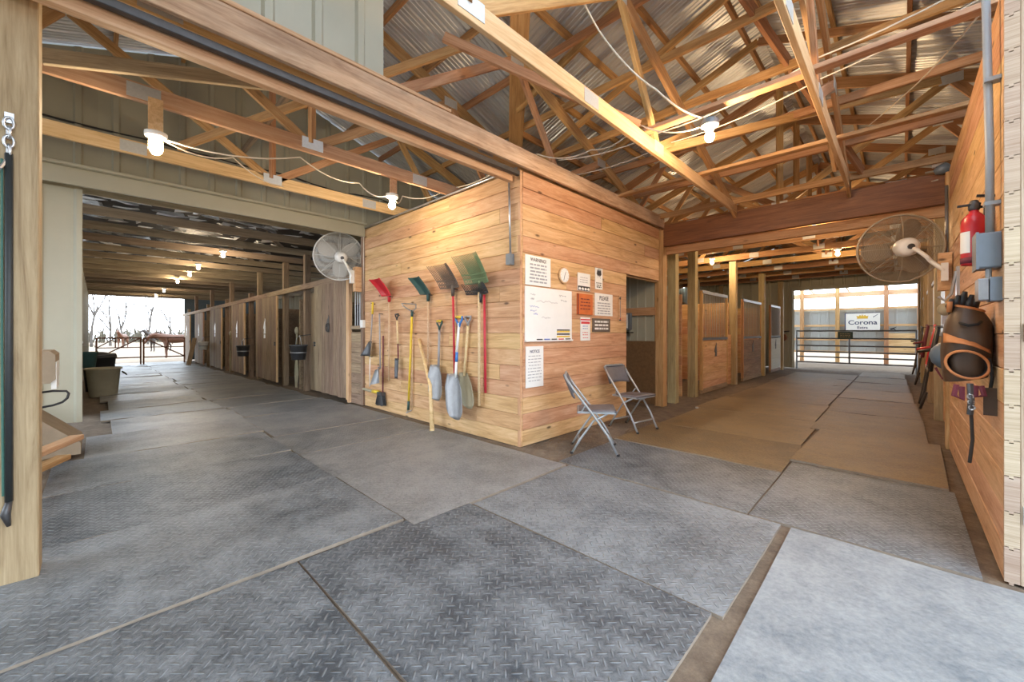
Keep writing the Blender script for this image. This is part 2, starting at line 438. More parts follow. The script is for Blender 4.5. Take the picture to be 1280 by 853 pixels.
near = [  # x0, x1, y0, y1, material, wave, lift, turn
    (-2.25, -.56, 1.905, 3.10, 'mat', .003, 0, .0), (-2.37, -.60, .765, 1.90, 'mat', .003, 0, .004), (-2.37, -.62, -.42, .755, 'mat', .003, 0, -.004),
    (-3.53, -2.375, -.45, 1.42, 'matw', .010, .008, .012), (-4.63, -3.53, -.36, 1.42, 'matw', .012, .006, .006), (-5.77, -4.63, -.30, 1.43, 'matw', .012, .006, .0),
    (-6.88, -5.77, -.10, 1.46, 'matgrey', .012, .01, .0),
    (-3.51, -2.27, 1.425, 3.08, 'matgrey', .004, .004, .0), (-4.43, -3.51, 1.425, 3.09, 'matgrey', .004, .0, .0), (-5.37, -4.43, 1.43, 3.08, 'matgrey', .004, .002, .0),
    (-6.88, -5.38, 1.46, 3.06, 'matgrey', .005, .01, .01),
    (-.50, 1.25, 1.38, 3.09, 'matblue', .004, .004, .01), (-.56, 1.2, -.35, 1.34, 'matblue', .004, .0, .0),
    (-2.40, -.765, 3.12, 4.24, 'mat', .004, 0, .0), (-.76, .30, 3.12, 4.66, 'mat', .004, 0, .0),
    (-2.44, -.775, 4.25, 5.42, 'mattan', .006, .006, .01), (-2.42, -.80, 5.43, 7.0, 'mattan', .006, .0, .0), (-2.50, -.87, 7.0, 8.64, 'mattan', .008, .004, .0),
    (-.77, .29, 4.68, 6.46, 'mattan', .007, .014, -.02), (-.86, .22, 6.47, 8.12, 'mattan', .008, .006, .0), (-.88, .2, 8.13, 9.9, 'mattan', .009, .006, .01),
]
for i, (a, b, c, d, mt, wv, lf, rt) in enumerate(near):
    mat_piece(a, b, c, d, {'matw': 'mat'}.get(mt, mt), wv, lf, rt, seed=i * 3.1)
for k in range(4):
    y = 8.65 + k * 1.7
    mat_piece(-2.45 + .05 * (k % 2), -.9, y, y + 1.67, 'mattan', .008, .004, 0, seed=50 + k)
    if k < 4: mat_piece(-.88, .16 - .03 * k, y + 1.3, y + 2.97, 'mattan', .008, .004, 0, seed=60 + k)
x = -6.9
k = 0
while x > -25.5:
    wdt = 1.22
    mat_piece(x - wdt + .004, x, 1.50 - .04 * (k % 3), 3.02 - .05 * (k % 2), 'matgrey', .012, .005, .006 * ((k % 3) - 1), seed=80 + k)
    mat_piece(x - wdt + .004, x, .12 - .1 * (k % 2), 1.49 - .04 * (k % 3), 'matblue' if k in (1, 2, 4) else 'matgrey', .016, .008, 0, seed=120 + k)
    x -= wdt; k += 1
# loose chips and straw on the bare dirt
m = MB()
for i in range(1500):
    if i < 1200: x, y = random.uniform(-2.95, -2.42), random.uniform(3.2, 5.4)
    elif i < 1350: x, y = random.uniform(-6.4, -3), random.uniform(3.05, 3.17)
    else: x, y = random.uniform(-3.2, -2.9), random.uniform(5.5, 8)
    s = random.uniform(.004, .018)
    A = T(x, y, max(dirt_z(x, y), -.02) + .006) @ RZ(random.uniform(0, 6.3)) @ Matrix.Rotation(random.uniform(-.5, .5), 4, 'X')
    m.box((0, 0, 0), (s, s * random.uniform(.25, .6), s * .3), A)
tag(m.build('wood_chips', M['dirtchip'], floor), kind='stuff')

# ---- boarded walls
PITCH = HB / 17
def boards(parent, p, q, z0, z1, mt, joints, out, name='board', th=.038, rows=None, pitch=PITCH):
    """rows of boards between ground points p and q (world) on the face; out = unit normal"""
    p = Vector((*p, 0)); q = Vector((*q, 0)); L = (q - p).length; d = (q - p) / L; out = Vector((*out, 0))
    r0, r1 = round(z0 / pitch), round(z1 / pitch)
    for r in range(r0, r1):
        cuts = [0.0] + sorted(j for j in (joints[r % len(joints)] if joints else []) if .2 < j < L - .2) + [L]
        zc = (r + .5) * pitch
        for a, b in zip(cuts[:-1], cuts[1:]):
            jit = random.uniform(-.0025, .0015)
            c = out * (-th / 2 + jit)
            beam(name, p + d * (a + .0015) + c + Vector((0, 0, zc)), p + d * (b - .0015) + c + Vector((0, 0, zc)), th, round(pitch - .0025, 4), M[mt], parent, ch=.004)
def backing(name, boxes, mat, label):
    m_ = MB()
    for c, s in boxes: m_.box(c, s)
    return struct(m_.build(name, M[mat]), label)
wl = backing('wall_left', [((-4.81, YB + .075, 1.5), (3.6, .06, 3.0))], 'ply', 'boarded office wall where the tools hang')
boards(wl, (-6.64, YB), (XB - .001, YB), 0, HB, 'pine', [[], [2.95], [1.2], [], [3.35], [], [2.4], [.7], [], [3.35]], (0, -1))
wc = backing('wall_center', [((XB - .075, 4.37, 1.5), (.06, 2.28, 3.0)), ((XB - .075, 6.1, 2.56), (.06, 1.2, .9))], 'ply', 'boarded office wall with signs and a doorway')
boards(wc, (XB, YB + .04), (XB, 5.53), 0, 2.08, 'pine', [[], [1.3], [], [], [.8], []], (1, 0))
boards(wc, (XB, YB + .04), (XB, 6.66), 2.08, HB, 'pine', [[1.6], [], [2.4], [], [2.9]], (1, 0))
# corner boards at the office corner
beam('corner_board', (XB - .022, YB + .012, .0), (XB - .022, YB + .012, HB), .022, .042, M['pine'], wl, up=(1, 0, 0))
wr = backing('wall_right', [((XR + .075, 4.8, 1.55), (.06, 3.1, 3.1))], 'ply', 'boarded wall of the tack room on the right')
boards(wr, (XR, YB), (XR, 6.4), 0, 3.1, 'pine', [[], [1.6], [], [2.3], []], (-1, 0))
# sawn ends of the right wall's boards and the post behind them
for r in range(17):
    zc = (r + .5) * PITCH
    mbx = MB()
    h = PITCH / 2 - .002
    poly = [(0, -h), (.015, -h), (.015, -h - .012), (.03, -h - .012), (.03, -h), (.05, -h), (.05, h), (.03, h), (.03, h - .013), (.015, h - .013), (.015, h), (0, h)]
    mbx.prism(poly, .02, None)
    e = mbx.build('board_end', M['endgrain'], wr, frame((XR + .0, YB - .002, zc), (1, 0, 0), (0, 0, 1), (0, -1, 0)))
beam('end_post', (XR + .12, YB + .05, 0), (XR + .12, YB + .05, 3.6), .14, .14, M['endgrain'], wr, up=(1, 0, 0))
for z in (.35, 1.25):
    beam('end_bracket', (XR + .06, YB - .024, z), (XR + .20, YB - .024, z), .012, .09, M['old'] if z > 1 else M['galv'], wr)
# office interior glimpsed through the doorway
oi = backing('wall_office', [((-6.5, 4.95, 1.5), (.05, 3.4, 3.0)), ((-4.8, 6.76, 2.05), (3.5, .04, 1.9))], 'sidingdk', 'dim metal lining inside the office')
m = MB().box((-4.8, 6.72, .55), (3.5, .03, 1.1)); m.build('strand_board_panel', M['osb'], oi)
for k in range(12):
    MB().box((-4.75 + k * .15 - .6 * 0, 6.735, 2.05), (.02, .02, 1.9)).build('rib', M['siding'], oi)
beam('rail', (-6.4, 6.70, 1.62), (-3.05, 6.70, 1.62), .04, .14, M['truss'], oi)

# ---- ribbed metal sheets
def profile(u0, u1, pitch=.305, h=.02):
    pts = [(u0, 0.0)]; k = math.floor(u0 / pitch)
    while True:
        b = k * pitch
        for du, d in (((.11, 0), (.128, h), (.172, h), (.19, 0)) if h < .021 else ((.0, 0), (.012, .7 * h), (.03, .7 * h), (.042, 0), (.078, 0), (.084, .25 * h), (.096, .25 * h), (.102, 0), (.13, 0), (.136, .25 * h), (.148, .25 * h), (.154, 0))):
            u = b + du
            if u0 + 1e-4 < u < u1 - 1e-4: pts.append((u, d))
        k += 1
        if k * pitch > u1: break
    pts.append((u1, 0.0)); return pts
def sheets(name, parent, u0, u1, lohi, mapf, mat, wd=.915, h=.02, pitch=.305):
    k = math.floor(u0 / wd + 1e-6)
    while k * wd < u1 - 1e-4:
        a, b = max(u0, k * wd), min(u1, (k + 1) * wd)
        vs = []; ok = False
        for u, d in profile(a, b, pitch, h):
            lo, hi = lohi(u)
            if hi - lo > .01: ok = True
            hi = max(hi, lo)
            vs += [mapf(u, lo, d), mapf(u, hi, d)]
        if ok:
            fs = [(2 * i, 2 * i + 2, 2 * i + 3, 2 * i + 1) for i in range(len(vs) // 2 - 1)]
            MB().add(vs, fs).build(name, mat, parent)
        k += 1
ceiling = struct(empty('ceiling'), 'roof of metal sheets carried on timber trusses')
def rz(d): return RIDGE - SL * abs(d)
for s in (-1, 1):      # roof with its ridge along X (over the cross aisle)
    def lohi(u, s=s): return (0.0, min(HALF, abs(u - RX)))
    sheets('roof_sheet', ceiling, XW - .15, RX, lohi, lambda u, v, d, s=s: (u, RY + s * v, rz(v) + d), M['galv'], h=.03, pitch=.183)
for s in (-1, 1):      # roof with its ridge along Y (over the stable aisle)
    def lohi(u, s=s): return (0.0, min(HALF, abs(u - RY)) if u < RY + HALF else HALF)
    sheets('roof_sheet', ceiling, RY, YN + .2, lohi, lambda u, v, d, s=s: (RX + s * v, u, rz(v) + d), M['galv'], h=.03, pitch=.183)
for s in (-1, 1):      # skylight sheets, unseen, invented to let in daylight
    sheets('added_skylight_sheet', ceiling, RX, RX + HALF, lambda u: (0.0, min(HALF, abs(u - RX))), lambda u, v, d, s=s: (u, RY + s * v, rz(v) + d), M['added_skylight'])
    sheets('roof_sheet', ceiling, RY - HALF, RY, lambda u: (0.0, min(HALF, abs(u - RY))), lambda u, v, d, s=s: (RX + s * v, u, rz(v) + d), M['galv'])
# purlins
for s in (-1, 1):
    for k in range(9):
        d = .12 + k * .62
        beam('purlin', (XW, RY + s * d, rz(d) - .05), (RX + HALF - .1, RY + s * d, rz(d) - .05), .04, .085, M['truss'], ceiling)
        y0 = RY + d + .02
        beam('purlin', (RX + s * d, y0, rz(d) - .05), (RX + s * d, YN, rz(d) - .05), .04, .085, M['truss'], ceiling)
# trusses
ZT = 3.05
def tz(d): return RIDGE - .10 - .07 - SL * abs(d) - ZT     # centre of the top chord, over the truss base
_tp = []
def truss_parts():
    L = 5.2; out = []
    def bm(nm, p, q, h, y=0.0, wd=.038):
        out.append((nm, (Vector((p[0], y, p[1])), Vector((q[0], y, q[1])), wd, h)))
    bm('bottom_chord', (-L, .07), (L, .07), .14)
    for s in (-1, 1):
        bm('top_chord', (s * L, tz(L)), (0, tz(0)), .14)
        bm('web', (s * .05, .10), (s * 1.72, tz(1.72) - .02), .09)
        bm('web', (s * 1.72, tz(1.72) - .02), (s * 2.5, .10), .09, .0)
        bm('web', (s * 2.5, .10), (s * 3.45, tz(3.45) - .02), .09)
    bm('web', (0, .1), (0, tz(0)), .09)
    for (a, b) in ((0, .09), (2.5, .09), (-2.5, .09), (1.72, tz(1.72) - .03), (-1.72, tz(1.72) - .03), (3.45, tz(3.45) - .03), (-3.45, tz(3.45) - .03), (1.25, .07), (-1.25, .07)):
        out.append(('nail_plate', (a, b)))
    return out
TP = truss_parts()
_pl = MB().box((0, 0, 0), (.2, .046, .11)).mesh('nail_plate', M['plate'])
def truss(Mx, mat='truss', chord=None):
    t = empty('roof_truss', Mx, ceiling)
    for nm, a in TP:
        if nm == 'nail_plate': link(nm, _pl, t, T(a[0], 0, a[1]))
        else: beam(nm, a[0], a[1], a[2], a[3], M[chord if chord and nm == 'bottom_chord' else mat], t, ch=.003)
    return t
for x in (-5.58, -4.26, -3.06, -1.80, -.48, .9):
    truss(T(x, RY, ZT) @ RZ(math.pi / 2), 'truss', 'pine_pale')
for k in range(8):
    truss(T(RX, 7.05 + k * 1.32, ZT))
for y in (2.75, 3.75, 4.75, 5.8):       # valley rafters under the overlay roof
    v = y - RY
    for s in (-1, 1):
        beam('valley_rafter', (RX + s * v, y, rz(v) - .16), (RX, y, rz(0) - .16), .038, .09, M['truss'], ceiling)
beam('valley_board', (RX - .1, RY + .1, rz(.1) - .13), (RX - 5, RY + 5, rz(5) - .13), .2, .038, M['truss'], ceiling)
beam('slanting_brace', onx(50, 70, -4.0), onx(350, 107, -4.0), .04, .10, M['shed'], ceiling)
# lateral braces lying on the bottom chords
beam('lateral_brace', (-1.86, 3.72, ZT + .16), (.9, 3.72, ZT + .16), .09, .038, M['pine_pale'], ceiling)
beam('lateral_brace', (-6.5, 5.2, ZT + .16), (.9, 5.2, ZT + .16), .09, .038, M['truss'], ceiling)
beam('lateral_brace', (-6.6, 1.42, ZT + .75), (-3.1, 1.42, ZT + .75), .04, .09, M['shed'], ceiling)
beam('diagonal_brace', (-5.6, .6, ZT + .2), (-3.1, 2.6, ZT + 1.1), .038, .09, M['truss'], ceiling)
beam('diagonal_brace', (-3.0, 2.2, ZT + .9), (-1.8, 3.6, ZT + .18), .038, .09, M['truss'], ceiling)
beam('diagonal_brace', (-1.1, 3.5, ZT + 1.3), (-.35, 6.6, ZT + .2), .038, .12, M['truss'], ceiling)
beam('diagonal_brace', (-.55, 2.6, ZT + 1.2), (-.55, 5.9, ZT + .1), .038, .12, M['pine_pale'], ceiling)
beam('diagonal_brace', (-1.9, 4.3, ZT + .2), (.3, 6.5, ZT + 1.0), .038, .09, M['truss'], ceiling)

# ---- headers, posts, gable cladding
wg = struct(empty('wall_gable'), 'olive metal gable wall over the shed opening')
sheets('siding_sheet', wg, -3.7, 6.8, lambda u: (3.02, rz(u - RY) - .02), lambda u, v, d: (XW + d, u, v), M['sidingdk'])
sheets('siding_sheet', wg, -3.7, -.95, lambda u: (0.0, 3.02), lambda u, v, d: (XW + d, u, v), M['sidingdk'])
beam('header_board', (XW + .06, -3.7, 2.98), (XW + .06, 3.17, 2.98), .04, .19, M['siding'], wg)
beam('header_board', (XW + .1, -3.7, 3.09), (XW + .1, 3.17, 3.09), .12, .03, M['siding'], wg)
hd = struct(empty('trim_1'), 'weathered timber header and sliding door track over the aisle')
beam('header_board', (XB + .05, -3.7, 3.125), (XB + .05, 6.72, 3.125), .038, .19, M['track'], hd)
beam('header_board', (XB + .05, -3.7, 3.235), (XB + .05, 2.2, 3.235), .06, .03, M['pine_pale'], hd)
beam('track_board', (XB - .10, -3.7, 2.935), (XB - .10, 3.14, 2.935), .06, .075, M['pine_pale'], hd)
beam('door_track', (XB - .03, -3.7, 2.985), (XB - .03, 6.4, 2.985), .05, .05, M['steel'], hd)
wp = struct(empty('wall_panel'), 'beige metal cladding hung above the timber header')
sheets('siding_sheet', wp, -2.6, 1.56, lambda u: (3.24, rz(u - RY) - .3), lambda u, v, d: (XB + .05 + d, u, v), M['siding'])
bh = struct(beam('trim_2', (XB + .02, 6.76, 2.90), (XR + .06, 6.76, 2.90), .09, .36, M['dark']), 'dark laminated beam spanning the stable aisle')
bh2 = struct(beam('trim_3', (XB + .02, 6.86, 2.66), (XR + .06, 6.86, 2.66), .06, .13, M['truss']), 'paler board under the dark aisle beam')

# ---- outer walls
wn = struct(empty('wall_north'), 'beige metal end wall of the stable around the gate opening')
def nl(u): return (2.77, rz(u - RX) - .02) if -2.75 < u < .40 else (0.0, rz(u - RX) - .02)
for a, b in ((XW, -2.75), (-2.749, .399), (.40, 3.95)):
    sheets('siding_sheet', wn, a, b, nl, lambda u, v, d: (u, YN - d, v), M['siding'])
beam('trim_board', (-2.80, YN - .03, 0), (-2.80, YN - .03, 2.77), .12, .03, M['siding'], wn, up=(1, 0, 0))
beam('trim_board', (-2.85, YN - .03, 2.79), (.45, YN - .03, 2.79), .03, .12, M['siding'], wn)
ww = struct(empty('wall_west'), 'beige metal side wall behind the stalls')
sheets('siding_sheet', ww, 6.8, YN, lambda u: (0.0, 3.2), lambda u, v, d: (XW + d, u, v), M['siding'])
for z in (1.7, 2.5): beam('girt', (XW + .06, 6.9, z), (XW + .06, YN - .05, z), .09, .038, M['truss'], ww)
we = struct(empty('wall_east'), 'metal side wall behind the tack room')
sheets('siding_sheet', we, YB + .1, YN, lambda u: (0.0, 3.2), lambda u, v, d: (3.93 - d, u, v), M['siding'])
MB().box(((XR + 3.93) / 2 + .1, YB + .14, 1.55), (3.93 - XR - .3, .06, 3.1)).build('tack_room_front', M['ply'], we)

wso = struct(empty('wall_south_added'), 'unseen metal wall added behind the viewer to block daylight')  # added out of view to keep daylight off the stable aisle
sheets('siding_sheet', wso, -2.6, 3.95, lambda u: (0.0, rz(u - RX) - .02), lambda u, v, d: (u, RY - HALF + d, v), M['siding'])

# ---- the low shed on the left
ws = struct(empty('ceiling_shed'), 'low shed ceiling of joists under torn black foil')
def foil(u, v):
    x = XE + (XW + .05 - XE) * u; y = -3.6 + 10.4 * v
    return (x, y, 3.58 + .08 * noise.noise((x * 1.3, y * 1.3, 2)) + .03 * noise.noise((x * 4, y * 4, 2)))
MB().grid(90, 44, foil).build('foil_insulation', M['foil'], ws, smooth=True)
x = -7.35; k = 0
while x > XE:
    beam('joist', (x, -3.6, 3.06), (x, 6.8, 3.06), .04, .14, M['shed'], ws)
    if k < 5 and k % 2 == 0:
        beam('web', (x - .04, 1.9, 3.05), (x - .04, 2.35, 3.4), .038, .08, M['shed'], ws)
        beam('web', (x - .04, 2.9, 3.05), (x - .04, 2.5, 3.4), .038, .08, M['shed'], ws)
    x -= 1.2; k += 1
m = MB()
for i in range(520):
    x = XW - .5 - 15 * random.random() ** 1.7; y = random.uniform(-.3, 3.4); L = random.uniform(.08, .5); wd = random.uniform(.015, .07)
    A = T(x, y, 3.50 - random.uniform(0, .26)) @ RZ(random.uniform(-.5, .5)) @ Matrix.Rotation(random.uniform(-.9, .9), 4, 'Y')
    m.add([(-wd, -L / 2, 0), (wd * .4, -L / 2.2, .01), (wd, L / 2, -.02), (-wd * .3, L / 2.4, .02), (0, 0, -.03)], [(0, 1, 4), (1, 2, 4), (2, 3, 4), (3, 0, 4)], A)
tag(m.build('torn_insulation', M['shred'], ws), kind='stuff')
wsh = struct(empty('wall_shed'), 'metal lined back walls of the shed')
sheets('siding_sheet', wsh, XE, XW, lambda u: (gz(u) - .05, 3.4), lambda u, v, d: (u, 6.82 - d, v), M['sidingdk'])
sheets('siding_sheet', wsh, XE, -9.2, lambda u: (gz(u) - .05, 3.4), lambda u, v, d: (u, -.32 + d, v), M['sidingdk'])
MB().box((XE + .1, 5.0, 1.5), (.06, 3.6, 3.4)).build('end_panel', M['slate'], wsh)
beam('end_header', (XE + .1, -.4, 3.13), (XE + .1, 6.8, 3.13), .06, .2, M['shed'], wsh)
# hanging metal door parked at the left of the opening
d0 = struct(empty('door_1'), 'beige metal sliding door parked beside the shed opening')
sheets('siding_sheet', d0, -1.15, -.13, lambda u: (.22, 2.90), lambda u, v, d: (XW - .16 + d, u, v), M['siding'])
for u in (-.15, -1.12): beam('door_edge', (XW - .15, u, .22), (XW - .15, u, 2.9), .05, .05, M['siding'], d0, up=(1, 0, 0))

# ---- lean-to beyond the stable gate
wa = struct(empty('wall_arena'), 'pale open-topped wall of the arena beyond the gate')
YA = 22.0
sheets('siding_sheet', wa, -6, 4, lambda u: (.42, 2.24), lambda u, v, d: (u, YA + .08 - d, v), M['transl'], h=.012)
for x in (-4.6, -3.2, -1.96, -.44, .5, 1.9): beam('post', (x, YA - .05, -.05), (x, YA - .05, 3.3), .14, .14, M['truss'], wa, up=(1, 0, 0))
for z in (.42, .95, 1.55, 2.25, 2.86): beam('girt', (-6, YA - .0, z), (4, YA - .0, z), .04, .09 if z < 2.5 else .2, M['pine_pale'], wa)
MB().box((.2, YA - .03, .85), (1.2, .03, .75)).build('plank_panel', M['pine_pale'], wa)
for x in (-5.2, -4.0, -2.8, -1.6, -.4, .8, 2.0): beam('rafter', (x, YN + .1, 3.45), (x, YA + .6, 2.98), .04, .14, M['pine_pale'], wa)
m = MB().add([(-6, YN - .1, 3.56), (4, YN - .1, 3.56), (4, YA - .9, 3.20), (-6, YA - .9, 3.20)], [(0, 1, 2, 3)]); m.build('lean_to_roof', M['transl'], wa)  # reach extended to shade the arena wall

# ================================================================== stalls on the left (shed)
YS = 3.19
sx = lambda px: ony(px, 416, YS).x
wst = struct(empty('wall_stalls'), 'weathered stall fronts along the shed aisle')
xs_ = [XW - .02, -9.6, -12.2, -15.5, -18.9, -22.6, -26.2, XE]
for a, b in zip(xs_[:-1], xs_[1:]):
    beam('top_rail', (a, YS - .02, 2.27 + gz(a) * .4), (b, YS - .02, 2.27 + gz(b) * .4), .05, .12, M['old'], wst)
for i, x in enumerate((-9.62, -11.1, -13.4, -14.35, -16.9, -17.65, -20.4, -21.2, -24.2, -26.4)):
    full = i % 2 == 0 or i == 1
    beam('stall_post', (x, YS + .09, gz(x) - .05), (x, YS + .09, 3.0 if full else 2.45), .12, .12, M['old'], wst, up=(1, 0, 0))
for i, (a, b) in enumerate(((sx(388), sx(373)), (sx(323), sx(317)), (sx(292), sx(287)), (sx(265), sx(260)))):
    n = max(2, round(abs(a - b) / .2)); a, b = min(a, b), max(a, b)
    for k in range(n):
        x0 = a + (b - a) * k / n; x1 = a + (b - a) * (k + 1) / n
        beam('plank', ((x0 + x1) / 2, YS + .16, gz(x0)), ((x0 + x1) / 2, YS + .16, 2.15 + gz(x0) * .5), .03, round(x1 - x0 - .004, 3), M['old'], wst, up=(1, 0, 0))
for x in (-10.0, -13.6, -17.1, -20.7, -24.4):          # partitions between stalls
    MB().box((x, 4.95, 1.0 + gz(x)), (.06, 3.4, 2.1)).build('partition', M['old'], wst)
beam('inner_rail', (-9.4, 5.2, 2.05), (-6.8, 5.2, 2.05), .04, .14, M['pine_pale'], wst)
beam('inner_rail', (-14.0, 5.2, 2.0), (-9.8, 5.2, 2.0), .04, .14, M['pine_pale'], wst)
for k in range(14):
    x = -9.3 + k * .17; MB().box((x, 5.23, 1.9), (.05, .01, .16)).build('painted_light_gap', M['shred'], wst)  # solid pale blocks painted in for light between the boards
# low panel with bars beside the first door
for r in range(7):
    beam('plank', (-7.06, YS - .02, .09 + r * .18), (XW - .01, YS - .02, .09 + r * .18), .035, .176, M['old'], wst)
beam('sill', (-7.06, YS - .02, 1.34), (XW - .01, YS - .02, 1.34), .06, .06, M['old'], wst)
for k in range(4):
    MB().tube([(-6.98 + k * .09, YS, 1.36), (-6.98 + k * .09, YS, 2.22)], .008, 6).build('bar', M['zinc'], wst)
MB().box((-6.86, YS + .05, 1.55), (.36, .02, .4)).build('painted_void', M['lining'], wst)  # dark sheet standing in for the shade behind the bars
beam('jamb', (-7.10, YS - .05, 0), (-7.10, YS - .05, 2.24), .07, .06, M['pine_pale'], wst, up=(1, 0, 0))
beam('jamb', (XW, YS + .0, 0), (XW, YS + .0, 3.0), .08, .08, M['old'], wst, up=(1, 0, 0))

HORSEHEAD = [(-.06, -.16), (.07, -.16), (.075, -.02), (.05, .06), (.06, .12), (.035, .17), (.025, .12), (-.02, .09), (-.075, .0), (-.085, -.045), (-.06, -.065), (-.02, -.03), (-.035, -.08)]
doors = [(398, 439), (324, 350), (293, 309), (266, 280), (247, 257), (233, 240)]
for i, (pa, pb) in enumerate(doors):
    a, b = sx(pa), sx(pb); xm = (a + b) / 2; z0 = gz(xm) + .06; z1 = 2.20 + gz(xm) * .5
    d = struct(empty('door_%d' % (i + 2)), 'weathered vertical plank stall door')
    n = max(5, round((b - a) / .2))
    for k in range(n):
        x0 = a + (b - a) * k / n; x1 = a + (b - a) * (k + 1) / n
        beam('plank', ((x0 + x1) / 2, YS - .075 + random.uniform(-.003, .003), z0 + random.uniform(0, .02)), ((x0 + x1) / 2, YS - .075, z1), .024, round(x1 - x0 - .005, 3), M['old'], d, up=(1, 0, 0))
    beam('door_edge', (b + .015, YS - .07, z0), (b + .015, YS - .07, z1), .05, .03, M['pine_pale'], d, up=(1, 0, 0))
    for z in (z0 + .2, z1 - .2): beam('ledge', (a + .03, YS - .045, z), (b - .03, YS - .045, z), .03, .12, M['old'], d)
    A = WY((xm - .05, YS - .09, 1.42))
    s = 1.0 if i == 0 else 1.25
    MB().prism([(x * s, y * s) for x, y in HORSEHEAD], .006, None).build('horse_head_emblem', M['steel'] if i == 0 else M['white'], d, A)
    if i == 0:
        MB().tube([(.085 * math.cos(t), -.07 + .085 * math.sin(t), .01) for t in [k * math.pi / 8 for k in range(16)]], .008, 6, closed=True).build('emblem_ring', M['steel'], d, A)
    else:
        MB().box((0, -.27, .003), (.13, .1, .006)).build('name_plate', M['white'], d, A)
    for z in (1.0, 1.05):
        MB().box((a + .06 if i == 0 else b - .07, YS - .10, z + gz(xm)), (.05, .03, .04)).build('latch', M['steel'], d)

# ================================================================== stalls on the right (stable)
XS = XB
sy = lambda px: onx(px, 416, XS).y
wsr = struct(empty('wall_stable'), 'timber posts and stall fronts of the stable aisle')
for y, h, m_ in ((6.78, 3.0, 'truss'), (7.3, 3.0, 'post'), (8.26, 3.0, 'post'), (10.95, 3.0, 'post'), (13.8, 3.0, 'post'), (16.4, 3.0, 'post')):
    beam('post', (XS - .02, y, -.05), (XS - .02, y, h), .15, .15, M[m_], wsr, up=(1, 0, 0))
for y in (7.6, 10.95, 13.8, 16.4):
    beam('inner_post', (XS - 1.9, y, -.05), (XS - 1.9, y, 3.0), .15, .15, M['post'], wsr, up=(1, 0, 0))
for y in (7.95, 10.95, 13.8):                      # board partitions across to the side wall
    boards(wsr, (XW + .1, y), (XS - .12, y), 0, 2.0, 'pine', [[]], (0, -1), 'plank', .035, None, .2)
boards(wsr, (XS - .04, 10.2), (XS - .04, 10.85), 0, 1.2, 'pine', [[]], (1, 0), 'plank', .035, None, .2)
boards(wsr, (XS - .04, 13.32), (XS - .04, 13.7), 0, 1.2, 'pine', [[]], (1, 0), 'plank', .035, None, .2)
sd = [(873, 905, 'pine'), (925, 948, 'old'), (960, 972, 'siding')]
for i, (pa, pb, mt) in enumerate(sd):
    a, b = sy(pa), sy(pb)
    d = struct(empty('door_%d' % (8 + i)), 'sliding stall door, boards below and steel bars above')
    X0 = XS + .05
    for r in range(6):
        z = .16 + r * .165
        beam('plank', (X0, a, z), (X0, b, z), .04, .162, M[mt], d)
    beam('rail', (X0, a, 1.12), (X0, b, 1.12), .06, .06, M['steel'], d)
    beam('rail', (X0, a, 2.08), (X0, b, 2.08), .06, .07, M['alu'], d)
    beam('stile', (X0, a + .02, .08), (X0, a + .02, 2.1), .06, .05, M['truss'], d, up=(0, 1, 0))
    beam('stile', (X0, b - .02, .08), (X0, b - .02, 2.1), .06, .05, M['truss'] if i < 2 else M['white'], d, up=(0, 1, 0))
    nb = int((b - a) / .11)
    for k in range(1, nb):
        y = a + (b - a) * k / nb
        MB().tube([(X0, y, 1.14), (X0, y, 2.05)], .010, 5).build('bar', M['zinc'], d)
    A = WX((X0 + .022, (a + b) / 2, .88))
    MB().prism([(x * .9, y * .9) for x, y in HORSEHEAD], .008).build('horse_head_emblem', M['steel'], d, A)
    beam('kick_board', (X0, a, .06), (X0, b, .06), .05, .1, M['old'], d)

# right hand stall fronts, seen edge on
wse = struct(empty('wall_stable_right'), 'stall fronts behind the tack room wall')
for y in (6.5, 8.6, 10.6, 12.6, 14.6, 16.6):
    beam('post', (XR + .05, y, -.05), (XR + .05, y, 3.0), .15, .15, M['truss' if y < 7 else 'post'], wse, up=(1, 0, 0))
for a, b in ((6.6, 8.5), (8.7, 10.5), (10.7, 12.5), (12.7, 14.5), (14.7, 16.5)):
    boards(wse, (XR + .06, a), (XR + .06, b), 0, 1.2, 'pine', [[]], (-1, 0), 'plank', .035, None, .2)
    beam('rail', (XR + .04, a, 2.1), (XR + .04, b, 2.1), .05, .06, M['alu'], wse)
    beam('rail', (XR + .04, a, 1.23), (XR + .04, b, 1.23), .05, .06, M['alu'], wse)
    for k in range(1, 14):
        y = a + (b - a) * k / 14
        MB().tube([(XR + .04, y, 1.25), (XR + .04, y, 2.1)], .010, 5).build('bar', M['zinc'], wse)

# ---- the big post at the left
lp = tag(beam('timber_post', (-3.25, -.285, -.06), (-3.25, -.285, 3.9), .15, .16, M['post'], up=(1, 0, 0), ch=.006), 'thick treated timber post at the near left edge', 'post')

# ================================================================== lamps
bulbm = {'warm': emis('warm_bulb', (1, .66, .35), BULB), 'mid': emis('soft_bulb', (1, .78, .52), BULB * .46)}
_bulb = {}
def lamp(p, label, kind='mid', group=None, s=1.0, down=True):
    L = tag(empty('bulb_lamp', T(*p)), label, 'lamp', group)
    if kind not in _bulb:
        _bulb[kind] = (MB().lathe([(.003, -.062), (.016, -.058), (.027, -.045), (.031, -.028), (.027, -.012), (.017, .006), (.013, .02)], 12).mesh('bulb', bulbm[kind], True),
                       MB().lathe([(.02, .01), (.026, .012), (.03, .035), (.05, .04), (.055, .05), (.055, .07)], 14).mesh('socket', M['white'], True))
    b, c = _bulb[kind]
    link('bulb', b, L, Matrix.Scale(s, 4)); link('socket', c, L, Matrix.Scale(s, 4))
    return L
p1 = onx(195, 181, -4.20); l1 = lamp(p1, 'lit bulb on a short board under the left roof truss', 'mid', s=1.3)
MB().box((-.03, 0, .17), (.025, .09, .40)).build('mounting_board', M['pine_pale'], l1)
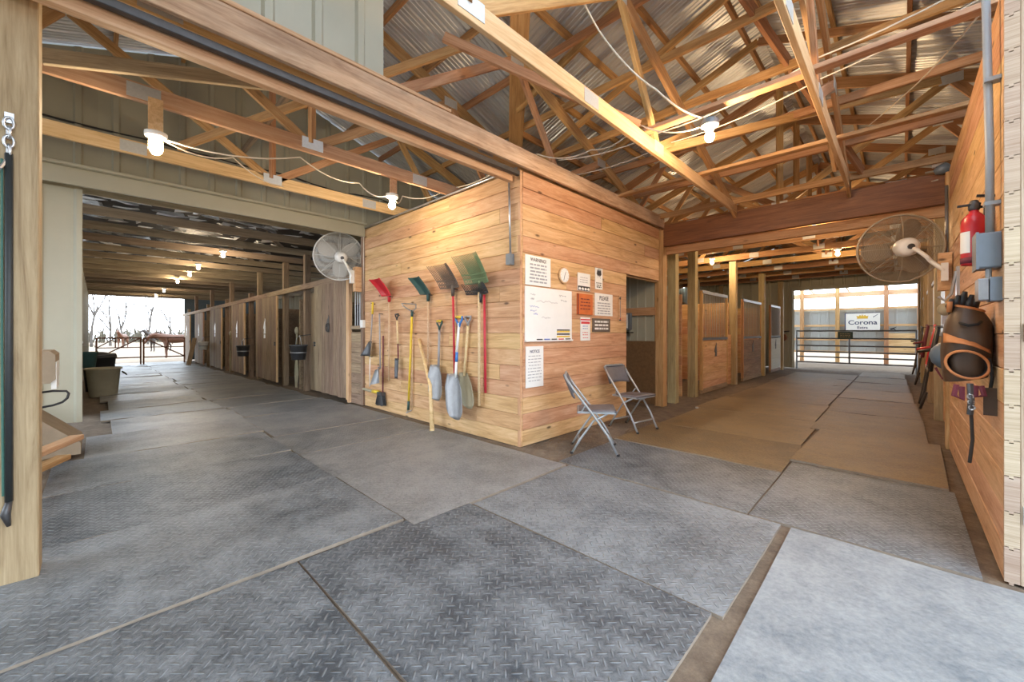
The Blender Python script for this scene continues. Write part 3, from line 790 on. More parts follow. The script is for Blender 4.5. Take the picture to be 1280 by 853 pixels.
p2 = onx(490, 253, -4.32); l2 = lamp(p2, 'lit bulb above the office wall, near the left fan', 'mid', s=1.3)
MB().box((.03, 0, .19), (.025, .08, .30)).build('mounting_board', M['pine_pale'], l2)
p3 = ony(887, 166, 3.72); l3 = lamp(p3, 'lit bulb under the pale brace in the middle of the roof', 'warm', s=1.3)
MB().lathe([(.07, .055), (.075, .06), (.075, .10), (.06, .115)], 16).build('junction_box', M['box'], l3)
p4 = flo(1018, 284, 2.97); lamp(p4, 'lit bulb just below the dark aisle beam', 'warm', s=1.2)
p5 = Vector((ony(1047, 321, 11.01).x, 11.01, 2.967)); lamp(p5, 'lit bulb further down the stable aisle above the banner', 'warm', s=1.2)
p6 = flo(890, 327, 2.97); lamp(p6, 'lit bulb over the first stable stall behind the posts', 'warm', s=1.2)
for (px, py), od in zip(((279, 316), (248, 332), (237, 341), (222, 350), (205, 362), (195, 369)), ('nearest and largest bulb', 'second bulb from the front', 'third bulb from the front', 'fourth bulb from the front', 'fifth bulb from the front', 'farthest bulb')):
    q = flo(px, py, 2.96); lamp((q.x, q.y, 2.93), od + ' of the row under the shed joists', 'mid', 'bulbs along the shed ceiling', s=1.2)

# ================================================================== cables
def cable(name, pts, r, mat, label, cat='cable', sag=0.0, n=6, steps=7, jit=0.0):
    out = []
    for a, b in zip(pts[:-1], pts[1:]):
        a, b = Vector(a), Vector(b)
        for k in range(steps):
            t = k / steps; p = a.lerp(b, t); p.z -= sag * 4 * t * (1 - t)
            if jit: p += Vector([random.uniform(-jit, jit) for _ in range(3)])
            out.append(p)
    out.append(Vector(pts[-1]))
    return tag(MB().tube(out, r, n).build(name, M[mat], smooth=True), label, cat)
cable('electric_cable', [p1 + Vector((0, .03, .06)), (-4.3, 1.4, 3.0), (-4.5, 2.1, 2.98), p2 + Vector((0, -.05, .07))], .007, 'wire', 'white cable running from the left bulb to the bulb by the fan', sag=.07)
cable('electric_cable', [p1 + Vector((.02, .03, .05)), (-4.6, .9, 2.93), (-5.5, 1.6, 3.06)], .006, 'wire', 'short white cable looping below the left bulb', sag=.06)
cable('electric_cable', [p2 + Vector((0, .03, .06)), (-4.9, 2.9, 3.12), (-4.4, 3.3, 3.2), (-3.2, 3.4, 3.3)], .006, 'wire', 'pale cable looping over the top of the office tool wall', sag=.08)
cable('electric_cable', [p3 + Vector((0, 0, .12)), (-1.45, 3.2, 3.25), (-1.8, 2.9, 3.75), (-1.85, 2.4, 4.2)], .008, 'wire', 'white cable climbing from the middle bulb up a truss web', sag=.05)
cable('electric_cable', [(-3.0, 3.5, 3.3), (-2.4, 3.7, 3.22), (-1.8, 3.6, 3.24), p3 + Vector((-.05, 0, .08))], .007, 'wire', 'pale cable slung from the office roof to the middle bulb', sag=.07)
cable('electric_cable', [(-3.0, 3.9, 3.35), (-1.8, 4.1, 3.35), (-.5, 4.1, 3.5), (.9, 4.1, 3.75)], .007, 'wire', 'long pale cable slung across the roof above the middle bulb', sag=.06)
cable('electric_cable', [(-3.0, 4.2, 3.25), (-1.8, 4.3, 3.3), (-.5, 4.3, 3.42), (.9, 4.2, 3.7)], .006, 'wire', 'second long pale cable slung across the roof, lower one', sag=.05)
cable('pull_rope', [ony(1235, 5, 4.2), ony(1135, 115, 5.4), ony(1042, 188, 6.6)], .006, 'wire', 'thin worn rope slanting down across the right roof trusses', 'rope', sag=.03)
cable('electric_cable', [p4 + Vector((0, 0, .07)), (-.5, 7.0, 3.04), (.3, 6.7, 3.0)], .006, 'wire', 'cable feeding the bulb below the dark aisle beam')
cable('extension_cord', [onx(455, 291, -6.62), onx(450, 330, -6.7), (-6.95, 3.0, 2.6)], .006, 'wire', 'pale cord from the office wall to the left fan')

# ================================================================== tools on the office wall
def shell(mb, nu, nv, f, th, Mx=None):
    a = [Vector(f(i / nu, j / nv)) for i in range(nu + 1) for j in range(nv + 1)]; W = nv + 1
    def nrm(i, j):
        p = a[min(i + 1, nu) * W + j] - a[max(i - 1, 0) * W + j]; q = a[i * W + min(j + 1, nv)] - a[i * W + max(j - 1, 0)]
        c = p.cross(q); return c.normalized() if c.length > 1e-9 else Vector((0, 0, 1))
    b = [a[i * W + j] - nrm(i, j) * th for i in range(nu + 1) for j in range(nv + 1)]
    o = len(a); fs = []
    for i in range(nu):
        for j in range(nv):
            q = (i * W + j, (i + 1) * W + j, (i + 1) * W + j + 1, i * W + j + 1)
            fs += [q, tuple(o + k for k in reversed(q))]
    ring = [i * W for i in range(nu)] + [nu * W + j for j in range(nv)] + [i * W + nv for i in range(nu, 0, -1)] + [j for j in range(nv, 0, -1)]
    for k in range(len(ring)):
        i, j = ring[k], ring[(k + 1) % len(ring)]; fs.append((i, o + i, o + j, j))
    mb.add(a + b, fs, Mx); return mb
def tool(name, px, py, label, cat):
    p = ony(px, py, YB)
    t = tag(empty(name, WY((p.x, YB - .004, p.z))), label, cat)
    return t, (lambda qx, qy: ((ony(qx, qy, YB).x - p.x), (ony(qx, qy, YB).z - p.z)))
def shaft(t, a, b, r, mat, w0=.045, w1=.045, name='handle'):
    return MB().tube([(a[0], a[1], w0), ((a[0] + b[0]) / 2, (a[1] + b[1]) / 2, (w0 + w1) / 2), (b[0], b[1], w1)], r, 8).build(name, M[mat], t, smooth=True)
def dgrip(t, a, mat, s=1.0, w0=.05):
    pts = [(0, -.11), (-.015, -.07), (-.05, -.03), (-.055, 0), (.055, 0), (.05, -.03), (.015, -.07), (0, -.11)]
    return MB().tube([(a[0] + x * s, a[1] + y * s, w0) for x, y in pts], .013 * s, 7).build('grip', M[mat], t, smooth=True)
def peg(t, a):
    MB().tube([(a[0], a[1], 0), (a[0], a[1] + .01, .07)], .006, 6).build('nail', M['steel'], t)
def scoop_blade(t, a, b, wd, mat, skew=0.0, deep=.06, w0=.06):
    L = a[1] - b[1]
    def f(u, v):
        s = 2 * u - 1
        wv = wd * (.62 + .38 * min(1, v * 3.2)) * (1 if v < .72 else math.sqrt(max(.0, 1 - ((v - .72) / .30) ** 2)) * .55 + .45)
        cv = v + (.07 * (1 - s * s) if v > .9 else 0)
        return (a[0] + (b[0] - a[0]) * v + s * wv + skew * v, a[1] - L * cv, w0 + deep * s * s * (1.15 - .6 * v) + .10 * v - .03)
    return shell(MB(), 10, 12, f, .004).build('blade', M[mat], t, smooth=True)
def fork_head(t, a, wd, hh, lean, mat, tines=0, rimmat=None, flare=1.15, shift=0.0):
    """head that points up: a is the socket, tines rise and lean out from the wall"""
    def pos(s, v): 
        k = 1 + (flare - 1) * v
        return (a[0] + s * wd * k + shift * v, a[1] + hh * v, .05 + lean * v ** 1.3 + .05 * max(0, abs(s) - .55) / .45 * (1 - .3 * v))
    if tines:
        m_ = MB()
        for k in range(tines):
            s = -1 + 2 * k / (tines - 1)
            m_.tube([pos(s, v) for v in (0, .25, .5, .75, 1.0)], [.007, .006, .006, .005, .003], 5)
        for v in (0.02, .18, .34): m_.tube([pos(-1 + 2 * k / 8, v) for k in range(9)], .008, 5)
        m_.build('tines', M[mat], t)
    else:
        shell(MB(), 10, 8, lambda u, v: pos(2 * u - 1, v), .006).build('blade', M[mat], t, smooth=False)
        m_ = MB()
        for s in (-1, 1): m_.tube([pos(s, v) for v in (0, .3, .6, 1)], .009, 6)
        m_.tube([pos(-1 + 2 * k / 6, 0) for k in range(7)], .010, 6)
        m_.build('rim', M[rimmat or mat], t)
    MB().lathe([(.022, -.10), (.026, -.02), (.02, .05)], 10, frame((a[0], a[1], .045), (1, 0, 0), (0, 0, -1), (0, 1, 0))).build('ferrule', M[rimmat or mat], t, smooth=True)

# 1 lobby dustpan with yellow grip
t, q = tool('dustpan', 469, 379, 'upright dustpan with yellow grip, leftmost of the hanging tools', 'dustpan')
shaft(t, q(469, 392), q(467, 428), .010, 'greyhandle'); shaft(t, q(469.5, 378), q(469, 393), .018, 'yellow', name='grip'); peg(t, (0, -.02))
def f1(u, v):
    s = 2 * u - 1; a = q(467, 427)
    return (a[0] + s * (.05 + .11 * v), a[1] - .24 * v, .05 + .07 * s * s * v + .03 * v)
shell(MB(), 8, 6, f1, .006).build('pan', M['steel'], t, smooth=True)
# 2 brush under it
t, q = tool('dish_brush', 466, 446, 'thin white-handled scraper with yellow-ended head, hanging low beside broom', 'scraper')
shaft(t, q(466, 446), q(465.5, 483), .008, 'white'); peg(t, (0, 0))
MB().tube([(*q(458, 486), .05), (*q(470, 489), .05)], .024, 8).build('head', M['tan'], t, smooth=True)
MB().tube([(*q(470, 489), .05), (*q(477, 490), .05)], .030, 8).build('head_cap', M['yellow'], t, smooth=True)
# 3 grey dustpan
t, q = tool('dustpan', 479, 393, 'grey dustpan with long grey handle, hanging over the black broom', 'dustpan')
shaft(t, q(479, 393), q(480, 461), .012, 'greyhandle', .06, .06); peg(t, (0, 0))
a3 = q(480, 460)
shell(MB(), 8, 6, lambda u, v: (a3[0] + (2 * u - 1) * (.05 + .10 * v), a3[1] - .24 * v + .03 * (2 * u - 1), .075 + .05 * (2 * u - 1) ** 2 + .03 * v), .006).build('pan', M['alu'], t)
# 4 broom
t, q = tool('broom', 481, 420, 'small black-bristled broom hanging behind the grey dustpan', 'broom')
shaft(t, q(481, 420), q(481, 494), .011, 'maroon', .025, .03)
a4 = q(480, 492)
m = MB()
for k in range(26):
    s = -1 + 2 * k / 25
    for w_ in (.02, .045, .07): m.tube([(a4[0] + s * .06, a4[1], w_), (a4[0] + s * .12 + random.uniform(-.01, .01), a4[1] - .17 - random.uniform(0, .02), w_ + .005)], .007, 4)
m.build('bristles', M['black'], t)
MB().box((a4[0], a4[1], .045), (.15, .05, .07)).build('broom_head', M['steel'], t)
# 5 red head up
t, q = tool('stall_fork', 490, 370, 'red plastic scoop fork hung head up on wooden handle', 'fork')
shaft(t, (0, 0), q(490, 476), .014, 'ash'); fork_head(t, (0, 0), .13, .25, .16, 'red', 0, 'red', 1.15, -.10); peg(t, (.03, -.02))
# 6 small garden fork
t, q = tool('hand_spade', 500, 393, 'short digging spade with black grip and narrow blade', 'spade')
dgrip(t, (0, 0), 'black', .8); shaft(t, q(500, 401), q(501, 430), .015, 'ash'); shaft(t, q(501, 430), q(501.5, 450), .011, 'maroon', name='socket')
a6 = q(501.5, 448)
shell(MB(), 6, 8, lambda u, v: (a6[0] + .03 * v + (2 * u - 1) * .055 * (1 - .25 * v * v), a6[1] - .30 * v, .05 + .02 * (2 * u - 1) ** 2 + .03 * v), .005).build('blade', M['steel'], t, smooth=True)
peg(t, (0, -.02))
# 7 yellow handled rake with wire hoop
t, q = tool('cultivator', 519, 389, 'long yellow-handled weeder with green ferrules and wire loop head', 'weeder')
shaft(t, q(518.6, 394), q(514.5, 502), .017, 'yellow'); shaft(t, q(519, 388), q(518.6, 396), .019, 'dkgreen', name='ferrule'); shaft(t, q(514.5, 501), q(514, 512), .019, 'dkgreen', name='end_cap')
MB().tube([(*q(519, 390), .05), (*q(511, 383), .09), (*q(510, 380), .10), (*q(528, 381), .10), (*q(527, 386), .09), (*q(519, 390), .05)], .008, 6).build('wire_loop', M['zinc'], t)
peg(t, q(519, 392))
t, q = tool('rake', 517, 430, 'thin pale-handled hoe hanging behind the yellow weeder', 'hoe')
shaft(t, q(518, 425), q(517, 512), .008, 'ash', .022, .022)
MB().tube([(*q(512, 513), .03), (*q(516, 515), .10), (*q(522, 512), .10)], .009, 6).build('hoe_head', M['zinc'], t)
# 8 leaning handle
pa, pb = ony(523, 426, YB - .03), flo(541, 537, .012)
t = tag(empty('wooden_handle', T(pb.x, YB - .22, 0)), 'loose tapered wooden handle leaning against the tool wall', 'handle')
MB().tube([(0, 0, .01), (-.17, .09, .55), (pa.x - pb.x, .195, pa.z + .02)], [.031, .026, .021], 10).build('shaft', M['pine_pale'], t, smooth=True)
MB().lathe([(.032, 0), (.034, .01), (.032, .02)], 10, T(0, 0, 0)).build('worn_end', M['ash'], t)
# 9 dark green head up
t, q = tool('stall_fork', 539, 368, 'dark green scoop fork hung head up on wooden handle', 'fork')
shaft(t, (0, 0), q(539, 467), .014, 'ash'); fork_head(t, (0, 0), .11, .22, .14, 'dkgreen', 0, 'dkgreen', 1.1, -.09); peg(t, (.03, -.02))
# 10 scoop shovel
t, q = tool('scoop_shovel', 553.5, 402, 'aluminium scoop shovel with green and yellow grip', 'shovel')
dgrip(t, (0, 0), 'dkgreen'); MB().tube([(-.05, .002, .05), (.05, .002, .05)], .017, 8).build('grip_bar', M['yellow'], t, smooth=True)
shaft(t, q(553, 412), q(552, 460), .016, 'greyhandle'); scoop_blade(t, q(551, 456), q(557, 497), .15, 'alu'); peg(t, (0, -.02))
# 11 brown fork, red handle
t, q = tool('manure_fork', 570, 361, 'brown plastic manure fork hung head up on a red handle', 'fork')
shaft(t, (0, 0), q(572, 469), .015, 'redhandle'); fork_head(t, (0, 0), .19, .29, .15, 'brownplastic', 20, None, 1.08, -.10); peg(t, (.04, -.02))
shaft(t, q(570, 361), q(570.2, 367), .019, 'yellow', name='collar')
# 12 two shovels
t, q = tool('scoop_shovel', 588, 396, 'dusty scoop shovel with wooden handle, behind the blue-gripped shovel', 'shovel')
dgrip(t, (0, 0), 'greyhandle', 1, .035); shaft(t, q(588, 404), q(583, 470), .016, 'ash', .03, .03); scoop_blade(t, q(583, 466), q(595, 507), .13, 'tan', 0, .04, .03); peg(t, (0, -.02))
t, q = tool('scoop_shovel', 580, 397, 'aluminium scoop shovel with blue grip and blue band', 'shovel')
dgrip(t, (0, 0), 'blue', 1.15, .075); MB().tube([(-.055, .002, .075), (.055, .002, .075)], .018, 8).build('grip_bar', M['yellow'], t, smooth=True)
shaft(t, q(580.3, 404), q(578, 440), .017, 'white', .075, .085); shaft(t, q(578.2, 440), q(577.5, 452), .018, 'blue', .085, .085, 'band'); shaft(t, q(577.5, 452), q(577, 472), .017, 'white', .085, .09, 'handle')
scoop_blade(t, q(576.5, 467), q(585, 519), .16, 'alu', 0, .06, .10); peg(t, (0, -.02))
# 13/14 big fork and the red handled one behind
t, q = tool('manure_fork', 608, 369, 'dark manure fork on red handle, behind the big green fork', 'fork')
shaft(t, (0, 0), q(609.5, 491), .015, 'redhandle', .03, .03); fork_head(t, (-.05, .01), .19, .12, .10, 'steel', 20, None, 1.0, 0)
t, q = tool('manure_fork', 604, 366, 'big green manure fork hung head up on cream handle', 'fork')
shaft(t, (0, 0), q(604, 507), .016, 'ash', .06, .06); fork_head(t, (0, .10), .20, .33, .17, 'green', 24, None, 1.1, -.06); peg(t, (.03, -.02))

# conduit and outlets on the tool wall
t, q = tool('conduit', 640, 325, 'grey conduit and switch box near the office corner', 'conduit')
MB().tube([(*q(638, 216), .02), (*q(640, 318), .02)], .012, 8).build('pipe', M['zinc'], t, smooth=True)
MB().box((0, 0, .03), (.07, .12, .06)).build('switch_box', M['box'], t)
t, q = tool('conduit', 455.5, 405, 'white conduit with outlet box at the left end of the tool wall', 'conduit')
MB().tube([(*q(456, 292), .02), (*q(455.8, 400), .02)], .011, 8).build('pipe', M['white'], t, smooth=True)
MB().box((0, 0, .025), (.09, .13, .05)).build('outlet_box', M['white'], t)
cable('conduit_rail', [(-6.6, YB - .02, HB + .02), (-3.0, YB - .02, HB + .02)], .014, 'zinc', 'thin metal rail along the top of the tool wall', 'rail')

# ================================================================== signs on the office wall
def sign(name, x0, y0, x1, y1, label, cat, mat='white', th=.006):
    a, b = onx(x0, y0, XB), onx(x1, y1, XB)
    # pixel box of a plane seen at a slant: use its mid height
    c = onx((x0 + x1) / 2, (y0 + y1) / 2, XB); wd = b.y - a.y; h = (y1 - y0) / FPX * (-c.x / (-ray((x0 + x1) / 2, 0)[0]))
    yc = (a.y + b.y) / 2
    s = tag(empty(name, WX((XB + .003, yc, c.z))), label, cat)
    MB().box((0, 0, th / 2), (wd, h, th)).build('panel', M[mat], s)
    return s, wd, h, th + .0006
def lines(s, wd, ys, h, mat, zz, fill=.8, name='text_line', align=0.0):
    """one small line of print each: a row of little word blocks"""
    for y in ys:
        m_ = MB(); L = wd * fill * random.uniform(.85, 1.0); x = -L / 2 + align * wd
        while x < L / 2 + align * wd:
            k = random.uniform(.03, .09) * wd / .4
            k = min(k, L / 2 + align * wd - x)
            if k > .004: m_.box((x + k / 2, y, zz), (k, h, .001))
            x += k + .014
        m_.build(name, M[mat], s)
def W(x, y, z): return T(x, y, z)
s, wd, h, z = sign('warning_sign', 656, 321, 687.5, 357.5, 'white sign headed WARNING! at the top left of the office wall', 'sign')
text('headline', 'WARNING!', h * .17, W(0, h * .36, z), M['ink'], s, sx=.95)
lines(s, wd, [h * (.20 - .115 * k) for k in range(6)], h * .055, 'inkgrey', z, .72)
s, wd, h, z = sign('whiteboard', 655.5, 361, 714, 426, 'large whiteboard with faint handwriting, sticker and marker ledge', 'whiteboard')
MB().box((0, -h / 2, .012), (wd, .015, .03)).build('ledge', M['white'], s)
for x, y, L, mt in ((-.35, .36, .10, 'inkgrey'), (.28, .38, .16, 'inkgrey'), (.31, .29, .14, 'inkgrey'), (-.06, .24, .45, 'inkgrey'), (-.32, .13, .18, 'inkblue'), (-.34, .06, .12, 'inkblue'), (-.30, .0, .08, 'inkblue'), (-.08, -.06, .18, 'inkgrey'), (-.36, .28, .06, 'inkgrey')):
    pts = [((x * wd - L * wd / 2) + L * wd * k / 14, y * h + random.uniform(-.012, .012), z) for k in range(15)]
    MB().tube(pts, .0022, 4).build('handwriting', M[mt], s)
for k in range(3):
    MB().box((.30 * wd, -h * (.345 + .048 * k) + .01, z), (.30 * wd, h * .03, .001)).build('sticker_band', M['yellow' if k % 2 == 0 else 'ink'], s)
MB().box((.30 * wd, -h * .345 + .03, z), (.30 * wd, h * .025, .001)).build('sticker_band', M['ink'], s)
for k, mt in enumerate(('ink', 'inkblue', 'ink', 'inkred', 'ink')):
    MB().tube([(-.28 * wd + k * .155 * wd, -h / 2 + .016, .017), (-.28 * wd + k * .155 * wd + .09, -h / 2 + .016, .017)], .007, 6).build('marker', M[mt], s)
s, wd, h, z = sign('notice_sign', 656.5, 433, 678.5, 484, 'tall white sign headed NOTICE below the whiteboard', 'sign')
text('headline', 'NOTICE', h * .10, W(0, h * .37, z), M['navy'], s, sx=1.0)
lines(s, wd, [h * (.26 - .075 * k) for k in range(9)], h * .018, 'inkgrey', z, .8)
s, wd, h, z = sign('calendar_print', 721.5, 342, 737, 364, 'small white print with a row of dark silhouettes beside the clock', 'picture')
lines(s, wd, [h * (.25 - .13 * k) for k in range(3)], h * .03, 'inkgrey', z, .7)
MB().box((0, -h * .36, z), (wd * .96, h * .26, .001)).build('dark_band', M['ink'], s)
for k in range(4):
    x = (-.34 + .23 * k) * wd
    MB().prism([(x - .02, -h * .45), (x + .02, -h * .45), (x + .025, -h * .36), (x, -h * .30), (x - .03, -h * .36)], .001, T(0, 0, z + .001)).build('silhouette', M['white'], s)
s, wd, h, z = sign('tall_sign', 743.5, 335.5, 752.5, 362, 'narrow white sign with black rider figure, topmost on the right', 'sign')
MB().prism([(-.06, .03), (-.04, .10), (-.015, .07), (0, .12), (.02, .07), (.045, .11), (.06, .03), (.02, .0), (.04, -.03), (0, .02), (-.04, -.03), (-.02, .0)], .001, T(0, .03, z)).build('figure', M['ink'], s)
lines(s, wd, [-.06, -.09, -.115], .016, 'ink', z, .75)
s, wd, h, z = sign('plaque', 720.5, 368, 739, 393.5, 'dark orange wooden plaque left of the PLEASE sign', 'plaque', 'orange', .02)
lines(s, wd, [h * (.25 - .16 * k) for k in range(4)], h * .05, 'maroon', z, .7)
MB().box((-wd / 2 + .01, 0, z), (.02, h, .002)).build('edge', M['maroon'], s)
s, wd, h, z = sign('please_sign', 743, 367.5, 765, 395, 'white sign headed PLEASE beside the thermometer', 'sign')
text('headline', 'PLEASE', h * .27, W(0, h * .28, z), M['ink'], s, sx=.92)
lines(s, wd, [h * (.06 - .115 * k) for k in range(5)], h * .05, 'inkgrey', z, .75)
s, wd, h, z = sign('red_sign', 725, 397, 737, 426, 'narrow white sign with red heading under the orange plaque', 'sign')
MB().box((0, h * .40, z), (wd, h * .06, .001)).build('red_band', M['inkred'], s); MB().box((0, h * .27, z), (wd * .9, h * .10, .001)).build('red_band', M['inkred'], s)
lines(s, wd, [h * (.12 - .10 * k) for k in range(2)], h * .03, 'inkblue', z, .6); lines(s, wd, [-h * .15, -h * .25, -h * .38], h * .03, 'inkred', z, .6)
s, wd, h, z = sign('dark_sign', 740, 398.5, 762, 415, 'dark brown sign with three lines of white lettering', 'sign', 'brownplastic')
lines(s, wd, [h * .26, 0, -h * .26], h * .14, 'white', z, .85)
c = onx(703.5, 344.5, XB)
s = tag(empty('wall_clock', WX((XB + .003, c.y, c.z))), 'small round wall clock between two white signs', 'clock')
MB().lathe([(.085, 0), (.098, .005), (.10, .02), (.092, .03), (.086, .026)], 28).build('case', M['pine_pale'], s, smooth=True)
MB().lathe([(.086, .024), (.085, .027)], 28).build('face', M['white'], s)
for a, L in ((1.1, .05), (4.4, .07)): MB().box((L / 2, 0, .0285), (L, .006, .001), RZ(a)).build('hand', M['ink'], s)
for k in range(12): MB().box((.073, 0, .0283), (.012, .004, .001), RZ(k * math.pi / 6)).build('hour_mark', M['inkgrey'], s)
c = onx(774, 386, XB)
s = tag(empty('thermometer', WX((XB + .003, c.y, c.z))), 'narrow wooden thermometer at the right edge of the signs', 'thermometer')
MB().prism([(-.035, -.19), (.035, -.19), (.035, .15), (.02, .19), (-.02, .19), (-.035, .15)], .012).build('board', M['pine_pale'], s)
MB().tube([(0, -.14, .015), (0, .12, .015)], .005, 6).build('tube', M['alu'], s)
MB().lathe([(.02, .0), (.02, .004)], 12, T(0, .15, .012)).build('dial', M['ink'], s); MB().ball((0, -.15, .015), .010, 8).build('reservoir', M['red'], s)
MB().box((0, -.17, .013), (.05, .02, .003)).build('scale_plate', M['ink'], s)
# small wall box inside the office
s = tag(empty('breaker_box', WY((-3.62, 6.67, 1.45))), 'pale breaker box on the office back wall seen through the doorway', 'box')
MB().box((0, 0, .05), (.3, .3, .1)).build('body', M['box'], s); MB().box((0, .0, .104), (.24, .24, .01)).build('cover', M['white'], s)
MB().box((0, -.2, .06), (.34, .02, .14)).build('bracket', M['black'], s)

# ================================================================== folding chairs
def folding_chair(p, ang, label):
    c = tag(empty('folding_chair', T(*p) @ RZ(ang)), label, 'chair', 'folding chairs by the office wall')
    hw = .205
    for s in (-1, 1):
        y = s * hw
        MB().tube([(-.30, y, .78), (-.22, y, .66), (-.02, y, .40), (.12, y, .20), (.22, y, .0)], .0125, 8).build('front_leg', M['chairmetal'], c, smooth=True)
        y2 = s * (hw - .03)
        MB().tube([(.12, y2, .415), (-.02, y2, .34), (-.16, y2, .14), (-.24, y2, .0)], .0115, 8).build('rear_leg', M['chairmetal'], c, smooth=True)
        MB().tube([(-.14, y2, .43), (-.10, y, .50)], .009, 6).build('hinge_link', M['chairmetal'], c)
        MB().lathe([(.017, 0), (.018, .02)], 8, T(.22, y, 0)).build('foot', M['black'], c); MB().lathe([(.017, 0), (.018, .02)], 8, T(-.24, y2, 0)).build('foot', M['black'], c)
    MB().tube([(.16, -hw, .12), (.16, hw, .12)], .011, 8).build('front_stretcher', M['chairmetal'], c, smooth=True)
    MB().tube([(-.17, -hw + .03, .11), (-.17, hw - .03, .11)], .010, 8).build('rear_stretcher', M['chairmetal'], c, smooth=True)
    MB().tube([(-.30, -hw, .78), (-.305, -hw + .04, .80), (-.305, hw - .04, .80), (-.30, hw, .78)], .0125, 8).build('top_rail', M['chairmetal'], c, smooth=True)
    # backrest: curved panel
    def fb(u, v):
        s_ = 2 * u - 1
        return (-.285 + .085 * (1 - v) - .035 * (1 - s_ * s_), s_ * (hw - .005), .585 + .205 * v - .015 * s_ * s_ * (1 - v))
    shell(MB(), 10, 5, fb, .016).build('backrest', M['chairvinyl'], c, smooth=True)
    def fs(u, v):
        s_ = 2 * u - 1; r_ = 2 * v - 1
        kx = .195 * r_; ky = (hw - .012) * s_ * (1 - .06 * max(0, -r_))
        rr = max(abs(s_), abs(r_)) ** 6
        return (kx + .0 + .01, ky, .445 + .02 * v - .016 * rr)
    st = shell(MB(), 10, 10, fs, -.02)
    st.build('seat', M['chairvinyl'], c, smooth=True)
    MB().box((.01, 0, .425), (.38, hw * 2 - .03, .02)).build('seat_pan', M['chairmetal'], c)
    return c
a, b = flo(708, 567), flo(768, 569)
v = (b - a); ctr = (a + b) / 2
folding_chair((-2.33, 3.66, .012), math.atan2(v.y, v.x) - .05, 'grey folding chair turned side on below the signs')
folding_chair((-2.50, 4.83, .012), R(-9), 'dark folding chair facing the room beside the office doorway')

# ================================================================== wall fans
def wall_fan(M0, rad, blade, guard, label, spin, armdir, ring=34):
    """local frame: fan axis +Z points to the motor (back) side"""
    f = tag(empty('wall_fan', M0), label, 'fan', 'wall fans')
    g = MB()
    for r_, z in ((1, .0), (1.0, .012)): g.tube([(rad * r_ * math.cos(k * math.pi / 24), rad * r_ * math.sin(k * math.pi / 24), z) for k in range(48)], .010, 6, closed=True)
    g.build('guard_rim', guard, f, smooth=True)
    for sgn, nm in ((1, 'rear_guard'), (-1, 'front_guard')):
        g = MB()
        zz = lambda r_: sgn * .105 * (1 - (r_ / rad) ** 3)
        for k in range(1, ring):
            r_ = rad * k / ring
            if r_ > .06: g.tube([(r_ * math.cos(q * math.pi / 18), r_ * math.sin(q * math.pi / 18), zz(r_)) for q in range(36)], .0022, 3, closed=True)
        for k in range(8):
            q = k * math.pi / 4
            g.tube([(r_ * math.cos(q), r_ * math.sin(q), zz(r_)) for r_ in [rad * j / 6 for j in range(7)]], .0035, 4)
        g.build(nm, guard, f)
    for k in range(3):
        q = spin + k * 2 * math.pi / 3
        def fbld(u, v):
            r_ = .07 + (rad * .90 - .07) * u; s_ = (v - .5)
            wd = rad * (.26 + .30 * math.sin(math.pi * min(1, u * .72 + .12))) * (1 if u < .8 else math.sqrt(max(0, 1 - ((u - .8) / .205) ** 2)) * .8 + .2)
            return (r_, s_ * wd, s_ * wd * .42 + .0)
        shell(MB(), 12, 6, fbld, .003).build('blade', blade, f, RZ(q), True)
    MB().lathe([(.03, -.05), (.06, -.04), (.065, .02), (.05, .04)], 18).build('hub', blade, f, smooth=True)
    mo = MB().lathe([(.07, .10), (.095, .115), (.10, .16), (.098, .24), (.08, .285), (.045, .30)], 22).build('motor', M['white'], f, smooth=True)
    MB().lathe([(.03, .295), (.028, .32)], 12).build('motor_cap', M['steel'], mo)
    a0 = Vector((0, 0, .2)); e = Vector(armdir)
    pts = [a0 + Vector((0, 0, 0)), a0.lerp(e, .12) + Vector((0, 0, .10)), a0.lerp(e, .40) + Vector((0, 0, .10)), a0.lerp(e, .6) + Vector((0, 0, .05)), a0.lerp(e, .9) + Vector((0, 0, .04)), e]
    from mathutils import geometry
    sm = []
    for i in range(len(pts) - 1):
        p0, p1_, p2_, p3_ = pts[max(i - 1, 0)], pts[i], pts[i + 1], pts[min(i + 2, len(pts) - 1)]
        for k in range(6):
            t_ = k / 6
            sm.append(.5 * ((2 * p1_) + (p2_ - p0) * t_ + (2 * p0 - 5 * p1_ + 4 * p2_ - p3_) * t_ ** 2 + (-p0 + 3 * p1_ - 3 * p2_ + p3_) * t_ ** 3))
    sm.append(pts[-1])
    MB().tube(sm, .020, 10).build('arm', M['white'], f, smooth=True)
    return f
def orient(c, n, up=(0, 0, 1)):
    z = Vector(n).normalized(); x = Vector(up).cross(z).normalized(); y = z.cross(x)
    return frame(c, x, y, z)
cL = ony(424, 321, 2.93)
ML = orient(cL, (.93, -.22, -.22))
mount = Vector((-6.72, 3.02, 2.20))
fl_ = wall_fan(ML, .41, M['blade'], M['white'], 'white round wall fan at the left end of the office', .6, tuple(ML.inverted() @ mount))
MB().box((0, 0, 0), (.06, .08, .22), ML.inverted() @ T(*mount)).build('mount_bracket', M['white'], fl_)
MB().box((0, 0, 0), (.10, .14, .42), ML.inverted() @ T(-6.70, 3.11, 2.16)).build('mount_block', M['pine'], fl_)
cR = Vector((-.02, 6.25, 2.19))
MR = orient(cR, (.30, -.94, -.10))
mount = Vector((XR - .06, 5.93, 1.86))
fr_ = wall_fan(MR, .37, M['dustyblade'], M['dustyguard'], 'large dusty round fan mounted at the right wall', 1.2, tuple(MR.inverted() @ mount))
MB().box((0, 0, 0), (.05, .08, .18), MR.inverted() @ T(*mount)).build('mount_bracket', M['white'], fr_)
